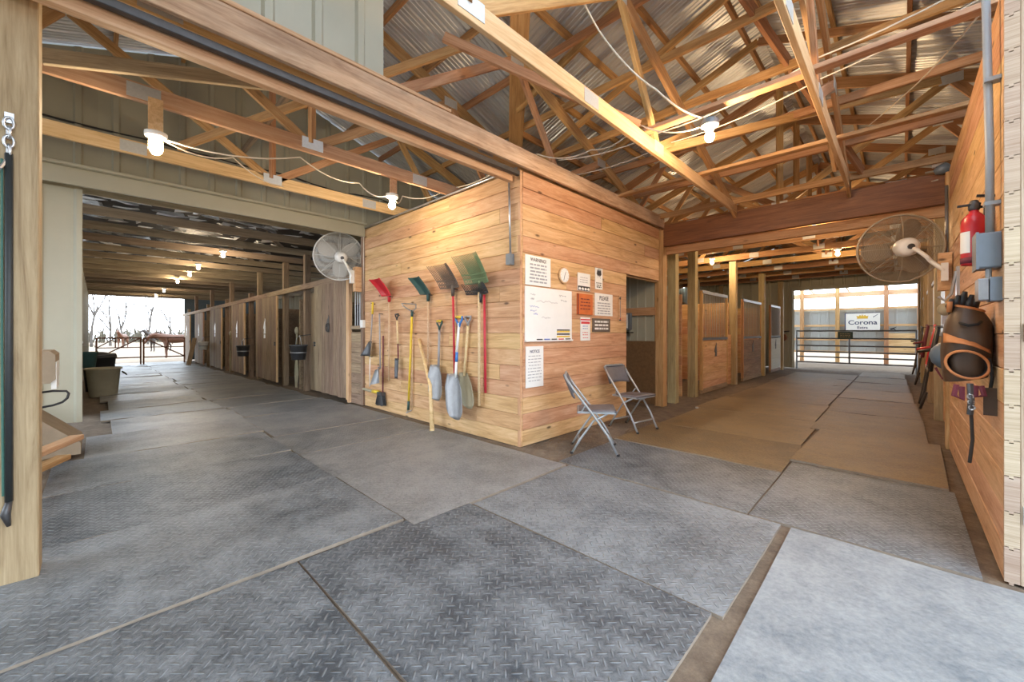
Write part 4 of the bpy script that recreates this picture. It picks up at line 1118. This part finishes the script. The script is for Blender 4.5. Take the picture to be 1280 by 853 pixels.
MB().box((0, 0, 0), (.10, .14, .38), MR.inverted() @ T(XR - .055, 6.03, 1.87)).build('mount_block', M['pine'], fr_)

# ================================================================== right wall fittings
e = tag(empty('fire_extinguisher', T(XR - .075, 3.46, 1.63)), 'red fire extinguisher hanging on the right boarded wall', 'extinguisher')
MB().lathe([(.02, 0), (.05, .004), (.053, .015), (.053, .23), (.048, .265), (.030, .29), (.02, .30), (.018, .32)], 22).build('cylinder', M['red'], e, smooth=True)
MB().lathe([(.0542, .012), (.0542, .045)], 22).build('base_ring', M['maroon'], e, smooth=True)
m = MB(); m.grid(8, 1, lambda u, v: (.0545 * math.cos(3.35 + 1.0 * u), .0545 * math.sin(3.35 + 1.0 * u), .07 + .12 * v)); m.build('label_sticker', M['white'], e, smooth=True)
MB().lathe([(.018, .31), (.024, .32), (.024, .35), (.014, .37)], 12).build('valve', M['steel'], e, smooth=True)
MB().box((-.02, -.01, .385), (.10, .018, .012), Matrix.Rotation(.2, 4, 'Y')).build('lever', M['black'], e); MB().box((-.02, -.01, .345), (.09, .018, .010)).build('carry_handle', M['black'], e)
MB().tube([(0.02, .0, .33), (.045, .03, .33), (.055, .04, .25), (.05, .03, .12)], .008, 8).build('hose', M['black'], e, smooth=True)
MB().box((.055, 0, .30), (.04, .03, .10)).build('wall_hook', M['steel'], e)
t = tag(empty('junction_box', WY((XR - .042, 3.22, 1.68))), 'large grey-blue junction box with conduit on the right wall', 'electric box')
MB().box((0, 0, -.08), (.078, .185, .16), None, .008).build('body', M['box'], t); MB().box((-.042, 0, -.08), (.010, .195, .17)).build('cover', M['box'], t)
MB().tube([(.005, .09, -.05), (.005, .5, -.05), (-.005, 1.42, -.09)], .017, 10).build('conduit', M['conduit'], t, smooth=True)
for v in (.25, .9): MB().box((.015, v, -.06), (.06, .02, .06)).build('strap', M['conduit'], t)
t = tag(empty('outlet_box', WY((XR - .042, 3.21, 1.475))), 'double outlet box directly below the large junction box', 'electric box')
MB().box((-.022, 0, -.07), (.035, .115, .14), None, .006).build('body', M['alu'], t); MB().box((.022, 0, -.06), (.045, .125, .13), None, .006).build('flip_cover', M['box'], t)
MB().tube([(.0, .06, -.05), (.0, .112, -.05)], .012, 8).build('nipple', M['conduit'], t)
t = tag(empty('security_light', T(XR - .1, 6.66, 3.08)), 'small grey lamp head beside the dark beam at the right', 'lamp')
MB().lathe([(.03, 0), (.06, .05), (.06, .11), (.03, .13)], 14, Matrix.Rotation(1.2, 4, 'Y')).build('head', M['box'], t, smooth=True); MB().box((.03, 0, .1), (.1, .06, .08)).build('base', M['white'], t)
t = tag(empty('conduit', T(XR - .02, 6.42, 0)), 'thin grey conduit running down the end of the right wall', 'conduit')
MB().tube([(0, 0, 1.95), (0, 0, 2.85)], .013, 8).build('pipe', M['alu'], t, smooth=True)
MB().box((-.005, 0, 1.40), (.06, .08, .12)).build('socket', M['zinc'], t)

# leather bag: its open pouch faces the camera end of the wall
bg_ = tag(empty('leather_bag', WY((XR - .105, 3.42, 1.13))), 'dark brown leather bag with orange trim hanging on the right wall', 'bag')
def body(u, v):
    a_ = 2 * math.pi * u; zt = v
    wv = .072 + .028 * math.sin(math.pi * min(1, .15 + zt * .8)) - .02 * max(0, zt - .8) / .2
    dv = .11 + .04 * math.sin(math.pi * (1 - zt) * .8 + .3) - .05 * max(0, zt - .7) / .3
    cs, sn = math.cos(a_), math.sin(a_)
    k = (abs(cs) ** 2.6 + abs(sn) ** 2.6) ** (-1 / 2.6)
    return (wv * cs * k + .012 * zt + .005 * noise.noise((cs * 2, sn * 2, zt * 3)), -.15 + .41 * zt + .02 * cs * (1 - 2 * zt), -.10 + dv * sn * k + .012 * noise.noise((cs * 3, sn * 3, zt * 5)))
MB().grid(28, 16, body, closeu=True).build('body', M['leather'], bg_, smooth=True)
m = MB(); m.add([body(k / 28, 1.0) for k in range(28)], [tuple(range(28))]); m.add([body(k / 28, 0.0) for k in range(28)], [tuple(range(27, -1, -1))]); m.build('lining', M['lining'], bg_)
MB().tube([tuple(Vector(body(k / 28, 1.0))) for k in range(28)], .008, 6, closed=True).build('top_trim', M['trimleather'], bg_, smooth=True)
def flap(u, v):
    s_ = 2 * u - 1
    return (-.004 + s_ * (.090 - .004 * v), .035 + .055 * v - .028 * s_ - .02 * (1 - v) * (1 - s_ * s_) * -1, .035 + .045 * (1 - v) - .05 * s_ ** 2)
shell(MB(), 12, 4, flap, .005).build('flap', M['trimleather'], bg_, smooth=True)
def pouch(u, v):
    a_ = 2 * math.pi * u
    return (-.004 + (.082 - .02 * v) * math.cos(a_), -.058 + (.075 - .015 * v) * math.sin(a_) - .012 * math.cos(a_), .075 - .07 * v - .025 * math.cos(a_) ** 2)
MB().grid(24, 4, pouch, closeu=True).build('pouch', M['lining'], bg_, smooth=True)
m = MB(); m.add([pouch(k / 24, .75) for k in range(24)], [tuple(range(24))]); m.build('pouch_back', M['lining'], bg_)
MB().tube([pouch(k / 24, 0) for k in range(24)], .007, 7, closed=True).build('pouch_trim', M['trimleather'], bg_, smooth=True)
MB().tube([(-.03, .175, .035), (.0, .16, .062), (.035, .165, .055), (.05, .18, .03)], .008, 7).build('handle_loop', M['lining'], bg_, smooth=True)
MB().tube([(.075, -.02, .05), (.088, -.12, .05), (.08, -.21, .03)], .008, 6).build('side_strap', M['lining'], bg_)
g = tag(empty('glove', WY((XR - .11, 3.42, 1.36))), 'black work gloves tucked in the top of the leather bag', 'glove')
for k in range(5):
    x = -.055 + .024 * k
    MB().tube([(x * .7, 0, -.09), (x, .05 + .015 * (k % 3), -.07), (x * 1.1 + .01, .085 + .02 * (2 - abs(k - 2)), -.05)], [.022, .021, .010], 8).build('finger', M['black'], g, smooth=True)
MB().tube([(-.06, .01, -.05), (-.058, .07, -.04)], .012, 7).build('cuff', M['trimleather'], g, smooth=True)
r_ = tag(empty('bridle', WY((XR - .10, 3.39, .93))), 'tangle of maroon straps and buckles below the leather bag', 'tack')
MB().tube([(.0, .04, .05), (.004, -.06, .06), (0, -.13, .05)], .014, 7).build('buckle_strap', M['steel'], r_)
for k in range(3): MB().tube([(.011 * math.cos(t_) + .003 * k, -.03 - .03 * k + .012 * math.sin(t_), .066) for t_ in [j * math.pi / 5 for j in range(10)]], .004, 5, closed=True).build('ring', M['zinc'], r_)
MB().tube([(-.05, .03, .05), (-.06, -.03, .06), (-.03, -.05, .06), (-.03, .02, .05)], .013, 6).build('nylon_loop', M['maroon'], r_)
MB().tube([(.04, .03, .05), (.05, -.02, .06), (.02, -.03, .06), (.02, .03, .05)], .013, 6).build('nylon_loop', M['maroon'], r_)
shell(MB(), 4, 6, lambda u, v: (.05 + .05 * u, .02 - .15 * v, .02), .005).build('leather_tab', M['leather'], r_)
cable('lead_rope', [(XR - .095, 3.35, .80), (XR - .09, 3.35, .66), (XR - .10, 3.36, .53)], .008, 'rope', 'short black rope end dangling under the leather bag', 'rope', n=7)
t = tag(empty('hanging_helmet', WY((XR - .13, 3.86, 1.10))), 'slate blue riding helmet half hidden behind the leather bag', 'helmet')
MB().ball((0, 0, 0), (.11, .10, .12), 12).build('shell', M['slate'], t, smooth=True); MB().tube([(-.08, -.08, .02), (-.05, -.15, .03), (.06, -.08, .02)], .008, 6).build('chin_strap', M['maroon'], t)
t = tag(empty('bell_hook', WR((XR, 5.35, 1.60))), 'galvanised hook bracket on the wall above the helmet', 'hook')
MB().tube([(0, .20, .02), (0, .0, .05), (0, -.06, .09), (0, -.02, .13)], .012, 6).build('hook', M['zinc'], t); MB().box((0, .1, .01), (.1, .28, .02)).build('plate', M['zinc'], t); MB().ball((.02, -.14, .09), (.05, .06, .05), 8).build('clip', M['tan'], t, smooth=True)
# halters along the right stalls
for y, z, mt, lab in ((7.3, 1.32, 'red', 'red halter hanging on the right stall fronts'), (6.95, 1.30, 'black', 'black halter with loose lead nearest the tack room wall'), (9.5, 1.35, 'maroon', 'maroon halter hanging far down the right stalls'), (11.8, 1.35, 'steel', 'dark halter hanging furthest along the right stalls')):
    t = tag(empty('halter', WR((XR, y, z))), lab, 'halter')
    w0 = .06
    MB().tube([(-.1, 0, w0), (-.16, -.3, w0 + .05), (-.1, -.5, w0 + .08), (.1, -.5, w0 + .06), (.16, -.3, w0 + .04), (.1, 0, w0)], .017, 6).build('cheek_straps', M[mt], t, smooth=True)
    MB().tube([(-.15, -.25, w0 + .04), (0, -.28, w0 + .16), (.15, -.25, w0 + .04)], .017, 6).build('noseband', M[mt], t, smooth=True)
    MB().tube([(-.1, 0, w0), (0, .02, w0 + .01), (.1, 0, w0)], .017, 6).build('crown_strap', M[mt], t)
    MB().tube([(0, -.5, w0 + .08), (.06, -.8, w0 + .12), (.15, -.95, w0 + .15), (.2, -.75, w0 + .1)], .013, 6).build('lead', M['rope'], t, smooth=True)
    MB().tube([(.03 * math.cos(k), -.5 + .03 * math.sin(k), w0 + .09) for k in range(6)], .005, 5, closed=True).build('ring', M['zinc'], t)
    MB().tube([(0, .01, 0), (0, .01, w0 + .01)], .007, 5).build('peg', M['steel'], t)

# ================================================================== strap and chain on the near post
t = tag(empty('strap_and_chain', frame((-3.168, -.305, 0), (0, 1, 0), (0, 0, 1), (1, 0, 0))), 'black strap with chrome chain hanging down the near post', 'strap')
m = MB()
for k in range(4):
    a_ = k * .045
    m.tube([((.016 if k % 2 == 0 else .006) * math.cos(j * math.pi / 6), 2.28 - a_ + .03 * math.sin(j * math.pi / 6), .018 + (.0 if k % 2 == 0 else .014 * math.cos(j * math.pi / 6))) for j in range(12)], .006, 6, closed=True)
m.build('chain', M['zinc'], t, smooth=True)
MB().tube([(0, 2.13, .02), (0, 1.2, .018), (.0, .42, .02)], .014, 8).build('strap', M['strap'], t, smooth=True)
MB().tube([(-.022, 2.10, .016), (-.022, 1.2, .015), (-.018, .45, .016)], .005, 6).build('green_cord', M['greenrope'], t)
MB().tube([(0, .42, .02), (-.01, .36, .03), (.0, .30, .022)], [.012, .018, .008], 8).build('snap_hook', M['steel'], t, smooth=True)
MB().tube([(-.05, 2.02, .02), (-.025, 2.05, .03), (-.005, 2.1, .02)], .007, 6).build('side_hook', M['zinc'], t)
MB().box((0, 2.31, .005), (.03, .05, .01)).build('anchor_plate', M['zinc'], t)

# ================================================================== left aisle things
t = tag(empty('mounting_block', T(-6.5, -.12, 0)), 'dusty tan sloped block half hidden behind the near post', 'block')
MB().prism([(-.95, .04), (0, .04), (0, .15), (-.05, .20), (-.30, .45), (-.95, .45)], .62, frame((0, 0, 0), (0, 1, 0), (0, 0, 1), (1, 0, 0))).build('sloped_body', M['concrete'], t)
MB().box((.3, -.5, .02), (.5, .8, .04)).build('skid', M['old'], t)
t = tag(empty('feed_box', T(-5.15, -.47, 0)), 'tan wooden box with rounded edge standing behind the near post', 'box')
MB().box((0, 0, .97), (.5, .46, .26), None, .03).build('body', M['concrete'], t)
MB().box((.05, .22, .90), (.3, .03, .22)).build('pale_patch', M['white'], t)
for dx in (-.2, .2):
    for dy in (-.18, .0): beam('leg', (dx, dy, 0), (dx, dy, .84), .06, .06, M['old'], t, up=(1, 0, 0))
_o = Vector((-5.15, -.47, 0))
MB().tube([onx(x, y, -5.15) - _o for x, y in ((44, 492), (66, 489), (83, 489), (86, 492), (84, 498), (78, 503), (66, 507), (44, 511))], .009, 6).build('black_hoop', M['black'], t, smooth=True)
for k, (z, y, mt, lb) in enumerate(((.26, -.14, 'pine_pale', 'upper pale offcut board poking out beside the near post'), (.11, -.22, 'truss', 'lower orange-brown offcut board poking out beside the near post'))):
    beam('x', (0, 0, 0), (.1, 0, 0), .01, .01, M[mt]) if 0 else None
    o = tag(beam('offcut_board', (-4.4, y - .42, z + .02), (-5.6 + .1 * k, y, z), .10, .045, M[mt]), lb, 'board')
t = tag(empty('muck_tub', T(-12.0, .08, gz(-12) - .03)), 'tan plastic tub standing by the left wall of the shed aisle', 'tub')
MB().lathe([(.20, 0), (.215, .02), (.26, .56), (.29, .57), (.29, .60), (.25, .60), (.20, .05)], 22).build('tub', M['tan'], t, smooth=True)
for s in (-1, 1): MB().tube([(s * .12, .28, .5), (s * .12, .34, .45), (-s * .12 * 0, .35, .43)], .012, 6).build('rope_handle', M['rope'], t)
t = tag(empty('black_bin', T(-13.4, .02, gz(-13.4) - .03)), 'black bin behind the tan tub', 'bin')
MB().lathe([(.22, 0), (.28, .75), (.30, .76), (.30, .80), (.26, .80)], 18).build('bin', M['black'], t, smooth=True); MB().lathe([(.30, .80), (.28, .86), (.05, .9)], 18).build('lid', M['steel'], t, smooth=True)
t = tag(empty('green_bucket', T(-10.6, -.13, .62)), 'green bucket hanging beside the metal sliding door', 'bucket')
MB().lathe([(.10, 0), (.13, .25), (.14, .26), (.14, .28), (.12, .27), (.09, .02)], 18).build('bucket', M['dkgreen'], t, smooth=True)
MB().tube([(0, .13, .27), (0, .08, .40), (0, -.08, .40), (0, -.13, .27)], .006, 6).build('bail', M['zinc'], t); MB().box((0, -.11, .42), (.02, .1, .03)).build('hook', M['steel'], t)
t = tag(empty('teal_door', T(-9.4, -.22, 0)), 'teal door edge just past the metal sliding door', 'door')
MB().box((0, 0, 1.15), (.9, .05, 2.2), None, .01).build('leaf', M['teal'], t); MB().box((.3, .04, 1.1), (.1, .04, .03)).build('handle', M['zinc'], t); beam('frame_post', (-.48, 0, 0), (-.48, 0, 2.4), .07, .08, M['teal'], t, up=(1, 0, 0))
for (px, py, lab, mt) in ((391, 449, 'black bucket hanging beside the nearest stall door', 'steel'), (318, 445, 'black bucket hanging by the third stall door', 'steel'), (265, 437, 'white bucket hanging at a far stall', 'white')):
    p = ony(px, py, YS - .02)
    t = tag(empty('stall_bucket', T(p.x, YS - .30, p.z)), lab, 'bucket')
    MB().lathe([(.13, 0), (.165, .28), (.175, .285), (.175, .31), (.155, .31), (.12, .03)], 18).build('bucket', M[mt], t, smooth=True)
    MB().lathe([(.150, .13), (.156, .145), (.153, .16)], 18).build('band', M['alu'], t, smooth=True); MB().tube([(-.17, 0, .3), (-.12, 0, .44), (0, .02, .5), (.12, 0, .44), (.17, 0, .3)], .006, 6).build('bail', M['zinc'], t)
    MB().tube([(0, .24, .52), (0, .02, .49)], .008, 6).build('hook', M['steel'], t)
for px, mt in ((371, 'tan'), (288, 'tan')):
    p = ony(px, 400, YS - .1)
    t = tag(empty('hanging_towel', T(p.x, YS - .10, 0)), 'pale rope rug hanging at the %s open stall' % ('first' if px > 300 else 'third'), 'cloth')
    MB().grid(4, 14, lambda u, v: (-.04 + .08 * u * (1 + v) - .10 * v * v, .02 * math.sin(9 * u + 7 * v), gz(p.x) + 1.25 - 1.2 * v)).build('cloth', M['tan'], t, smooth=True)
    MB().ball((0, 0, gz(p.x) + 1.32), (.06, .04, .09), 8).build('knot', M['tan'], t, smooth=True)
p = flo(243, 455)
for k, lb in ((0, 'loose plank leaning at the farthest stalls, darker one'), (1, 'loose plank leaning at the farthest stalls, paler one')):
    tag(beam('leaning_plank', (-22.1 - .45 * k, YS - .45, gz(-22) - .03), (-22.9 - .45 * k, YS - .12, 1.0), .1, .03, M['old' if k == 0 else 'shed']), lb, 'plank')

# ================================================================== gates
def pipe(m_, a, b, r_): m_.tube([a, b], r_, 8)
for (y0, y1, dg, lab) in ((-.05, 1.36, 1, 'left leaf of the rusty steel gate at the shed end'), (1.46, 2.92, -1, 'right leaf of the rusty steel gate at the shed end')):
    g = tag(empty('steel_gate', T(-25.0, (y0 + y1) / 2, -.2)), lab, 'gate', 'rusty gate leaves'); w2 = (y1 - y0) / 2
    zb, zt_, zm = .32, 1.21, .78
    for z, nm in ((zb, 'bottom_rail'), (zm, 'middle_rail'), (zt_, 'top_rail')): MB().tube([(0, -w2, z), (0, w2, z)], .028 if z != zm else .02, 8).build(nm, M['rust'], g)
    for y in (-w2, w2, -.12 * dg): MB().tube([(0, y, zm if abs(y) < w2 - .01 else zb - .02), (0, y, zt_ + .02)], .032 if abs(y) > .2 else .022, 8).build('stile', M['rust'], g)
    MB().tube([(0, -w2 * dg, zb), (0, w2 * dg, zt_)], .026, 8).build('diagonal', M['rust'], g)
    if dg > 0: MB().tube([(0, -w2, zm), (0, -.1, zt_)], .02, 8).build('diagonal', M['rust'], g)
    for y in (-w2, w2): MB().tube([(0.0, y, -.1), (0, y, zb)], .03, 8).build('leg', M['rust'], g)
GY = 17.45
g = tag(empty('tube_gate', T(-1.2, GY, 0)), 'grey six-bar tube gate across the stable end', 'gate')
for k, z in enumerate((.22, .41, .59, .80, 1.05, 1.31)): MB().tube([(-1.5, 0, z), (1.53, 0, z)], .024, 8).build('bar', M['gatepipe'], g)
for x in (-1.5, 1.53, -.05): MB().tube([(x, 0, .08 if abs(x) > 1 else .2), (x, 0, 1.33)], .027, 8).build('stile', M['gatepipe'], g)
for x in (-1.5, 1.53): MB().tube([(x, 0, -.06), (x, 0, .2)], .03, 8).build('post_foot', M['gatepipe'], g)
a_, b_ = ony(1047, 415, GY - .05), ony(1066, 424, GY - .05)
t = tag(empty('green_sign', WY(((a_.x + b_.x) / 2, GY - .04, (a_.z + b_.z) / 2))), 'small dark green sign fixed on the tube gate', 'sign')
MB().box((0, 0, .004), (b_.x - a_.x, a_.z - b_.z, .008)).build('panel', M['dkgreen'], t); lines(t, .38, [.05, 0, -.05], .02, 'tan', .009, .75)
# banner on the arena wall
a_, b_ = ony(1057, 392, YA - .14), ony(1100, 414, YA - .14); wd, h = b_.x - a_.x, a_.z - b_.z
t = tag(empty('banner', WY(((a_.x + b_.x) / 2, YA - .14, (a_.z + b_.z) / 2))), 'white banner with gold crown reading Corona Extra on the arena wall', 'banner')
MB().box((0, 0, .005), (wd, h, .01)).build('sheet', M['white'], t); MB().box((-wd / 2 - .012, 0, .008), (.03, h, .016)).build('edge', M['navy'], t); MB().box((0, h / 2, .008), (wd, .02, .016)).build('edge', M['navy'], t)
text('lettering', 'Corona', h * .34, W(0, -h * .03, .0125), M['navy'], t, sx=1.15); text('lettering', 'Extra', h * .20, W(0, -h * .31, .0125), M['navy'], t, sx=1.05)
MB().prism([(-.16, 0), (-.19, .10), (-.12, .07), (-.08, .13), (-.03, .08), (0, .15), (.03, .08), (.08, .13), (.12, .07), (.19, .10), (.16, 0)], .003, T(0, h * .22, .011)).build('crown', M['gold'], t)
MB().box((0, h * .205, .0125), (.34, .03, .003)).build('crown_band', M['gold'], t)
MB().prism([(-.03, -.07), (.12, .05), (.14, .08), (-.02, -.03)], .003, T(wd * .33, h * .33, .011)).build('flourish', M['navy'], t)
c = ony(1117, 411, YA - .06)
t = tag(empty('small_bird_sign', WY((c.x, YA - .12, c.z))), 'small dark winged emblem on the wall right of the banner', 'emblem')
MB().prism([(-.12, 0), (.10, .07), (.02, .01), (.09, -.08), (-.02, -.03), (-.06, -.09)], .01).build('shape', M['ink'], t)
# winch stand beside the gate
t = tag(empty('hose_stand', T(-3.05, YN - .25, 0)), 'white post with rusty reel beside the stable gate', 'hydrant')
MB().tube([(0, 0, -.05), (0, 0, 1.0)], .03, 8).build('pipe', M['white'], t, smooth=True); MB().lathe([(.12, -.05), (.14, -.04), (.08, 0), (.14, .04), (.12, .05)], 14, T(0, -.06, 1.08) @ Matrix.Rotation(1.57, 4, 'X')).build('reel', M['rust'], t, smooth=True)
MB().tube([(-.15, 0, 1.28), (.2, 0, 1.3)], .025, 8).build('handle', M['steel'], t)

# ================================================================== horses and trees outside
def skinbody(name, pts, edges, mat, parent, sub=2, root=0):
    me = bpy.data.meshes.new(name); me.from_pydata([p[:3] for p in pts], edges, [])
    o = bpy.data.objects.new('tmp', me); col.objects.link(o)
    md = o.modifiers.new('skin', 'SKIN')
    for i, p in enumerate(pts):
        r0 = p[3]; me.skin_vertices[0].data[i].radius = r0 if isinstance(r0, tuple) else (r0, r0)
        me.skin_vertices[0].data[i].use_root = (i == root)
    md.use_smooth_shade = True
    s_ = o.modifiers.new('sub', 'SUBSURF'); s_.levels = sub
    e_ = evmesh(o); bpy.data.objects.remove(o)
    e_.materials.clear(); e_.materials.append(mat)
    e_.polygons.foreach_set('use_smooth', [True] * len(e_.polygons))
    return link(name, e_, parent)
def horse(pos, ang, label, coat, headdown=True):
    h_ = tag(empty('horse', T(*pos) @ RZ(ang)), label, 'horse')
    hz_ = 1.12 if headdown else 1.75
    hx = 1.28 if headdown else 1.05
    pts = [(-.55, 0, 1.15, .27), (-.15, 0, 1.12, .28), (.30, 0, 1.15, .27), (.58, 0, 1.22, .21),      # trunk 0-3
           (.88, 0, 1.36 if headdown else 1.45, .15), (1.08, 0, 1.38 if headdown else 1.62, .125), (hx, 0, hz_ + .1 if headdown else hz_ - .02, .10), (hx + (.10 if headdown else .18), 0, hz_ - .10 if headdown else hz_ - .12, .075), (hx + (.17 if headdown else .30), 0, hz_ - .24, .055)]
    edges = [(0, 1), (1, 2), (2, 3), (3, 4), (4, 5), (5, 6), (6, 7), (7, 8)]
    for s in (-1, 1):
        i = len(pts)
        pts += [(.50, s * .14, .92, .13), (.50, s * .15, .62, .075), (.51, s * .15, .50, .055), (.49, s * .15, .17, .038), (.53, s * .15, .05, .05)]
        edges += [(3, i), (i, i + 1), (i + 1, i + 2), (i + 2, i + 3), (i + 3, i + 4)]
        i = len(pts)
        pts += [(-.58, s * .14, .92, .17), (-.50, s * .15, .70, .11), (-.70, s * .15, .50, .06), (-.66, s * .15, .18, .040), (-.61, s * .15, .05, .05)]
        edges += [(0, i), (i, i + 1), (i + 1, i + 2), (i + 2, i + 3), (i + 3, i + 4)]
    skinbody('body', pts, edges, coat, h_, 2, 1)
    for s in (-1, 1): MB().tube([(hx - .06, s * .05, hz_ + .16), (hx - .05, s * .065, hz_ + .26), (hx - .04, s * .07, hz_ + .32)], [.035, .03, .004], 6).build('ear', coat, h_)
    MB().tube([(-.80, 0, 1.28), (-.90, 0, 1.05), (-.90, 0, .6)], [.04, .06, .03], 8).build('tail', M['mane'], h_, smooth=True)
    MB().tube([(.62, 0, 1.45), (.85, 0, 1.54 if headdown else 1.62), (hx - .12, 0, hz_ + .32 if headdown else hz_ + .16)], [.03, .045, .03], 6).build('mane', M['mane'], h_, smooth=True)
    return h_
horse((-30.5, 3.25, -.26), R(-90), 'chestnut horse standing behind the rusty gate', M['horse'])
horse((-42, 3.4, -.27), R(-62), 'dark bay horse with raised head behind the chestnut horse', M['bay'], False)
horse((-55, 1.7, -.28), R(-20), 'distant brown horse standing far out in the paddock', M['horse'], False)

def tree(x, y, hgt, lab, spread=.35, seed=0, rad=.12, levels=4):
    rnd = random.Random(seed)
    t = tag(empty('bare_tree', T(x, y, -.35)), lab, 'tree', 'bare trees beyond the paddock')
    tr = MB(); br = MB()
    def grow(p, d, L, r_, lv, mb):
        pts = [p]; q = p.copy(); dd = d.copy()
        for k in range(4):
            dd = (dd + Vector([rnd.uniform(-.12, .12) for _ in range(3)])).normalized(); q = q + dd * L / 4; pts.append(q.copy())
        mb.tube(pts, [r_ * (1 - .12 * k) for k in range(5)], 5)
        if lv <= 0: return
        for k in range(3 if lv > 1 else 2):
            a_ = rnd.uniform(0, 6.28); nd = (dd + Vector((math.cos(a_) * spread * 1.6, math.sin(a_) * spread * 1.6, .25))).normalized()
            grow(pts[rnd.choice((2, 3, 4))], nd, L * rnd.uniform(.5, .72), r_ * .55, lv - 1, br)
    grow(Vector((0, 0, 0)), Vector((0, 0, 1)), hgt * .5, rad, levels, tr)
    tr.build('trunk', M['bark'], t); br.build('branches', M['bark'], t)
tl = [(-62, -.5, 9, 'bare tree at the left of the paddock view, many fine branches'), (-70, 2.3, 8, 'thin bare tree second from the left beyond the paddock'), (-72, 4.6, 10, 'bare forked tree third from the left beyond the paddock'),
      (-80, 7.6, 8, 'thin bare tree in the middle of the paddock view'), (-76, 10.2, 9, 'bare tree right of the middle beyond the paddock'), (-70, 11.3, 7, 'bare leaning tree above the chestnut horse'), (-84, 15.0, 8, 'bare tree furthest right beyond the paddock'), (-66, 1.0, 7, 'small bare tree near the left edge of the paddock')]
for i, (x, y, h_, lb) in enumerate(tl): tree(x, y, h_, lb, .36, i + 3, .13, 4)
m = MB()
rn = random.Random(5)
for k in range(420):
    x = -86 - rn.random() * 8; y = -8 + 40 * rn.random(); hh = rn.uniform(.6, 2.2)
    m.tube([(x, y, -.4), (x + rn.uniform(-.3, .3), y + rn.uniform(-.3, .3), hh * .6), (x + rn.uniform(-.6, .6), y + rn.uniform(-.6, .6), hh)], [.09, .12, .03], 4)
tag(m.build('scrub', M['scrub']), 'low dry scrub along the far side of the paddock', 'scrub', kind='stuff')
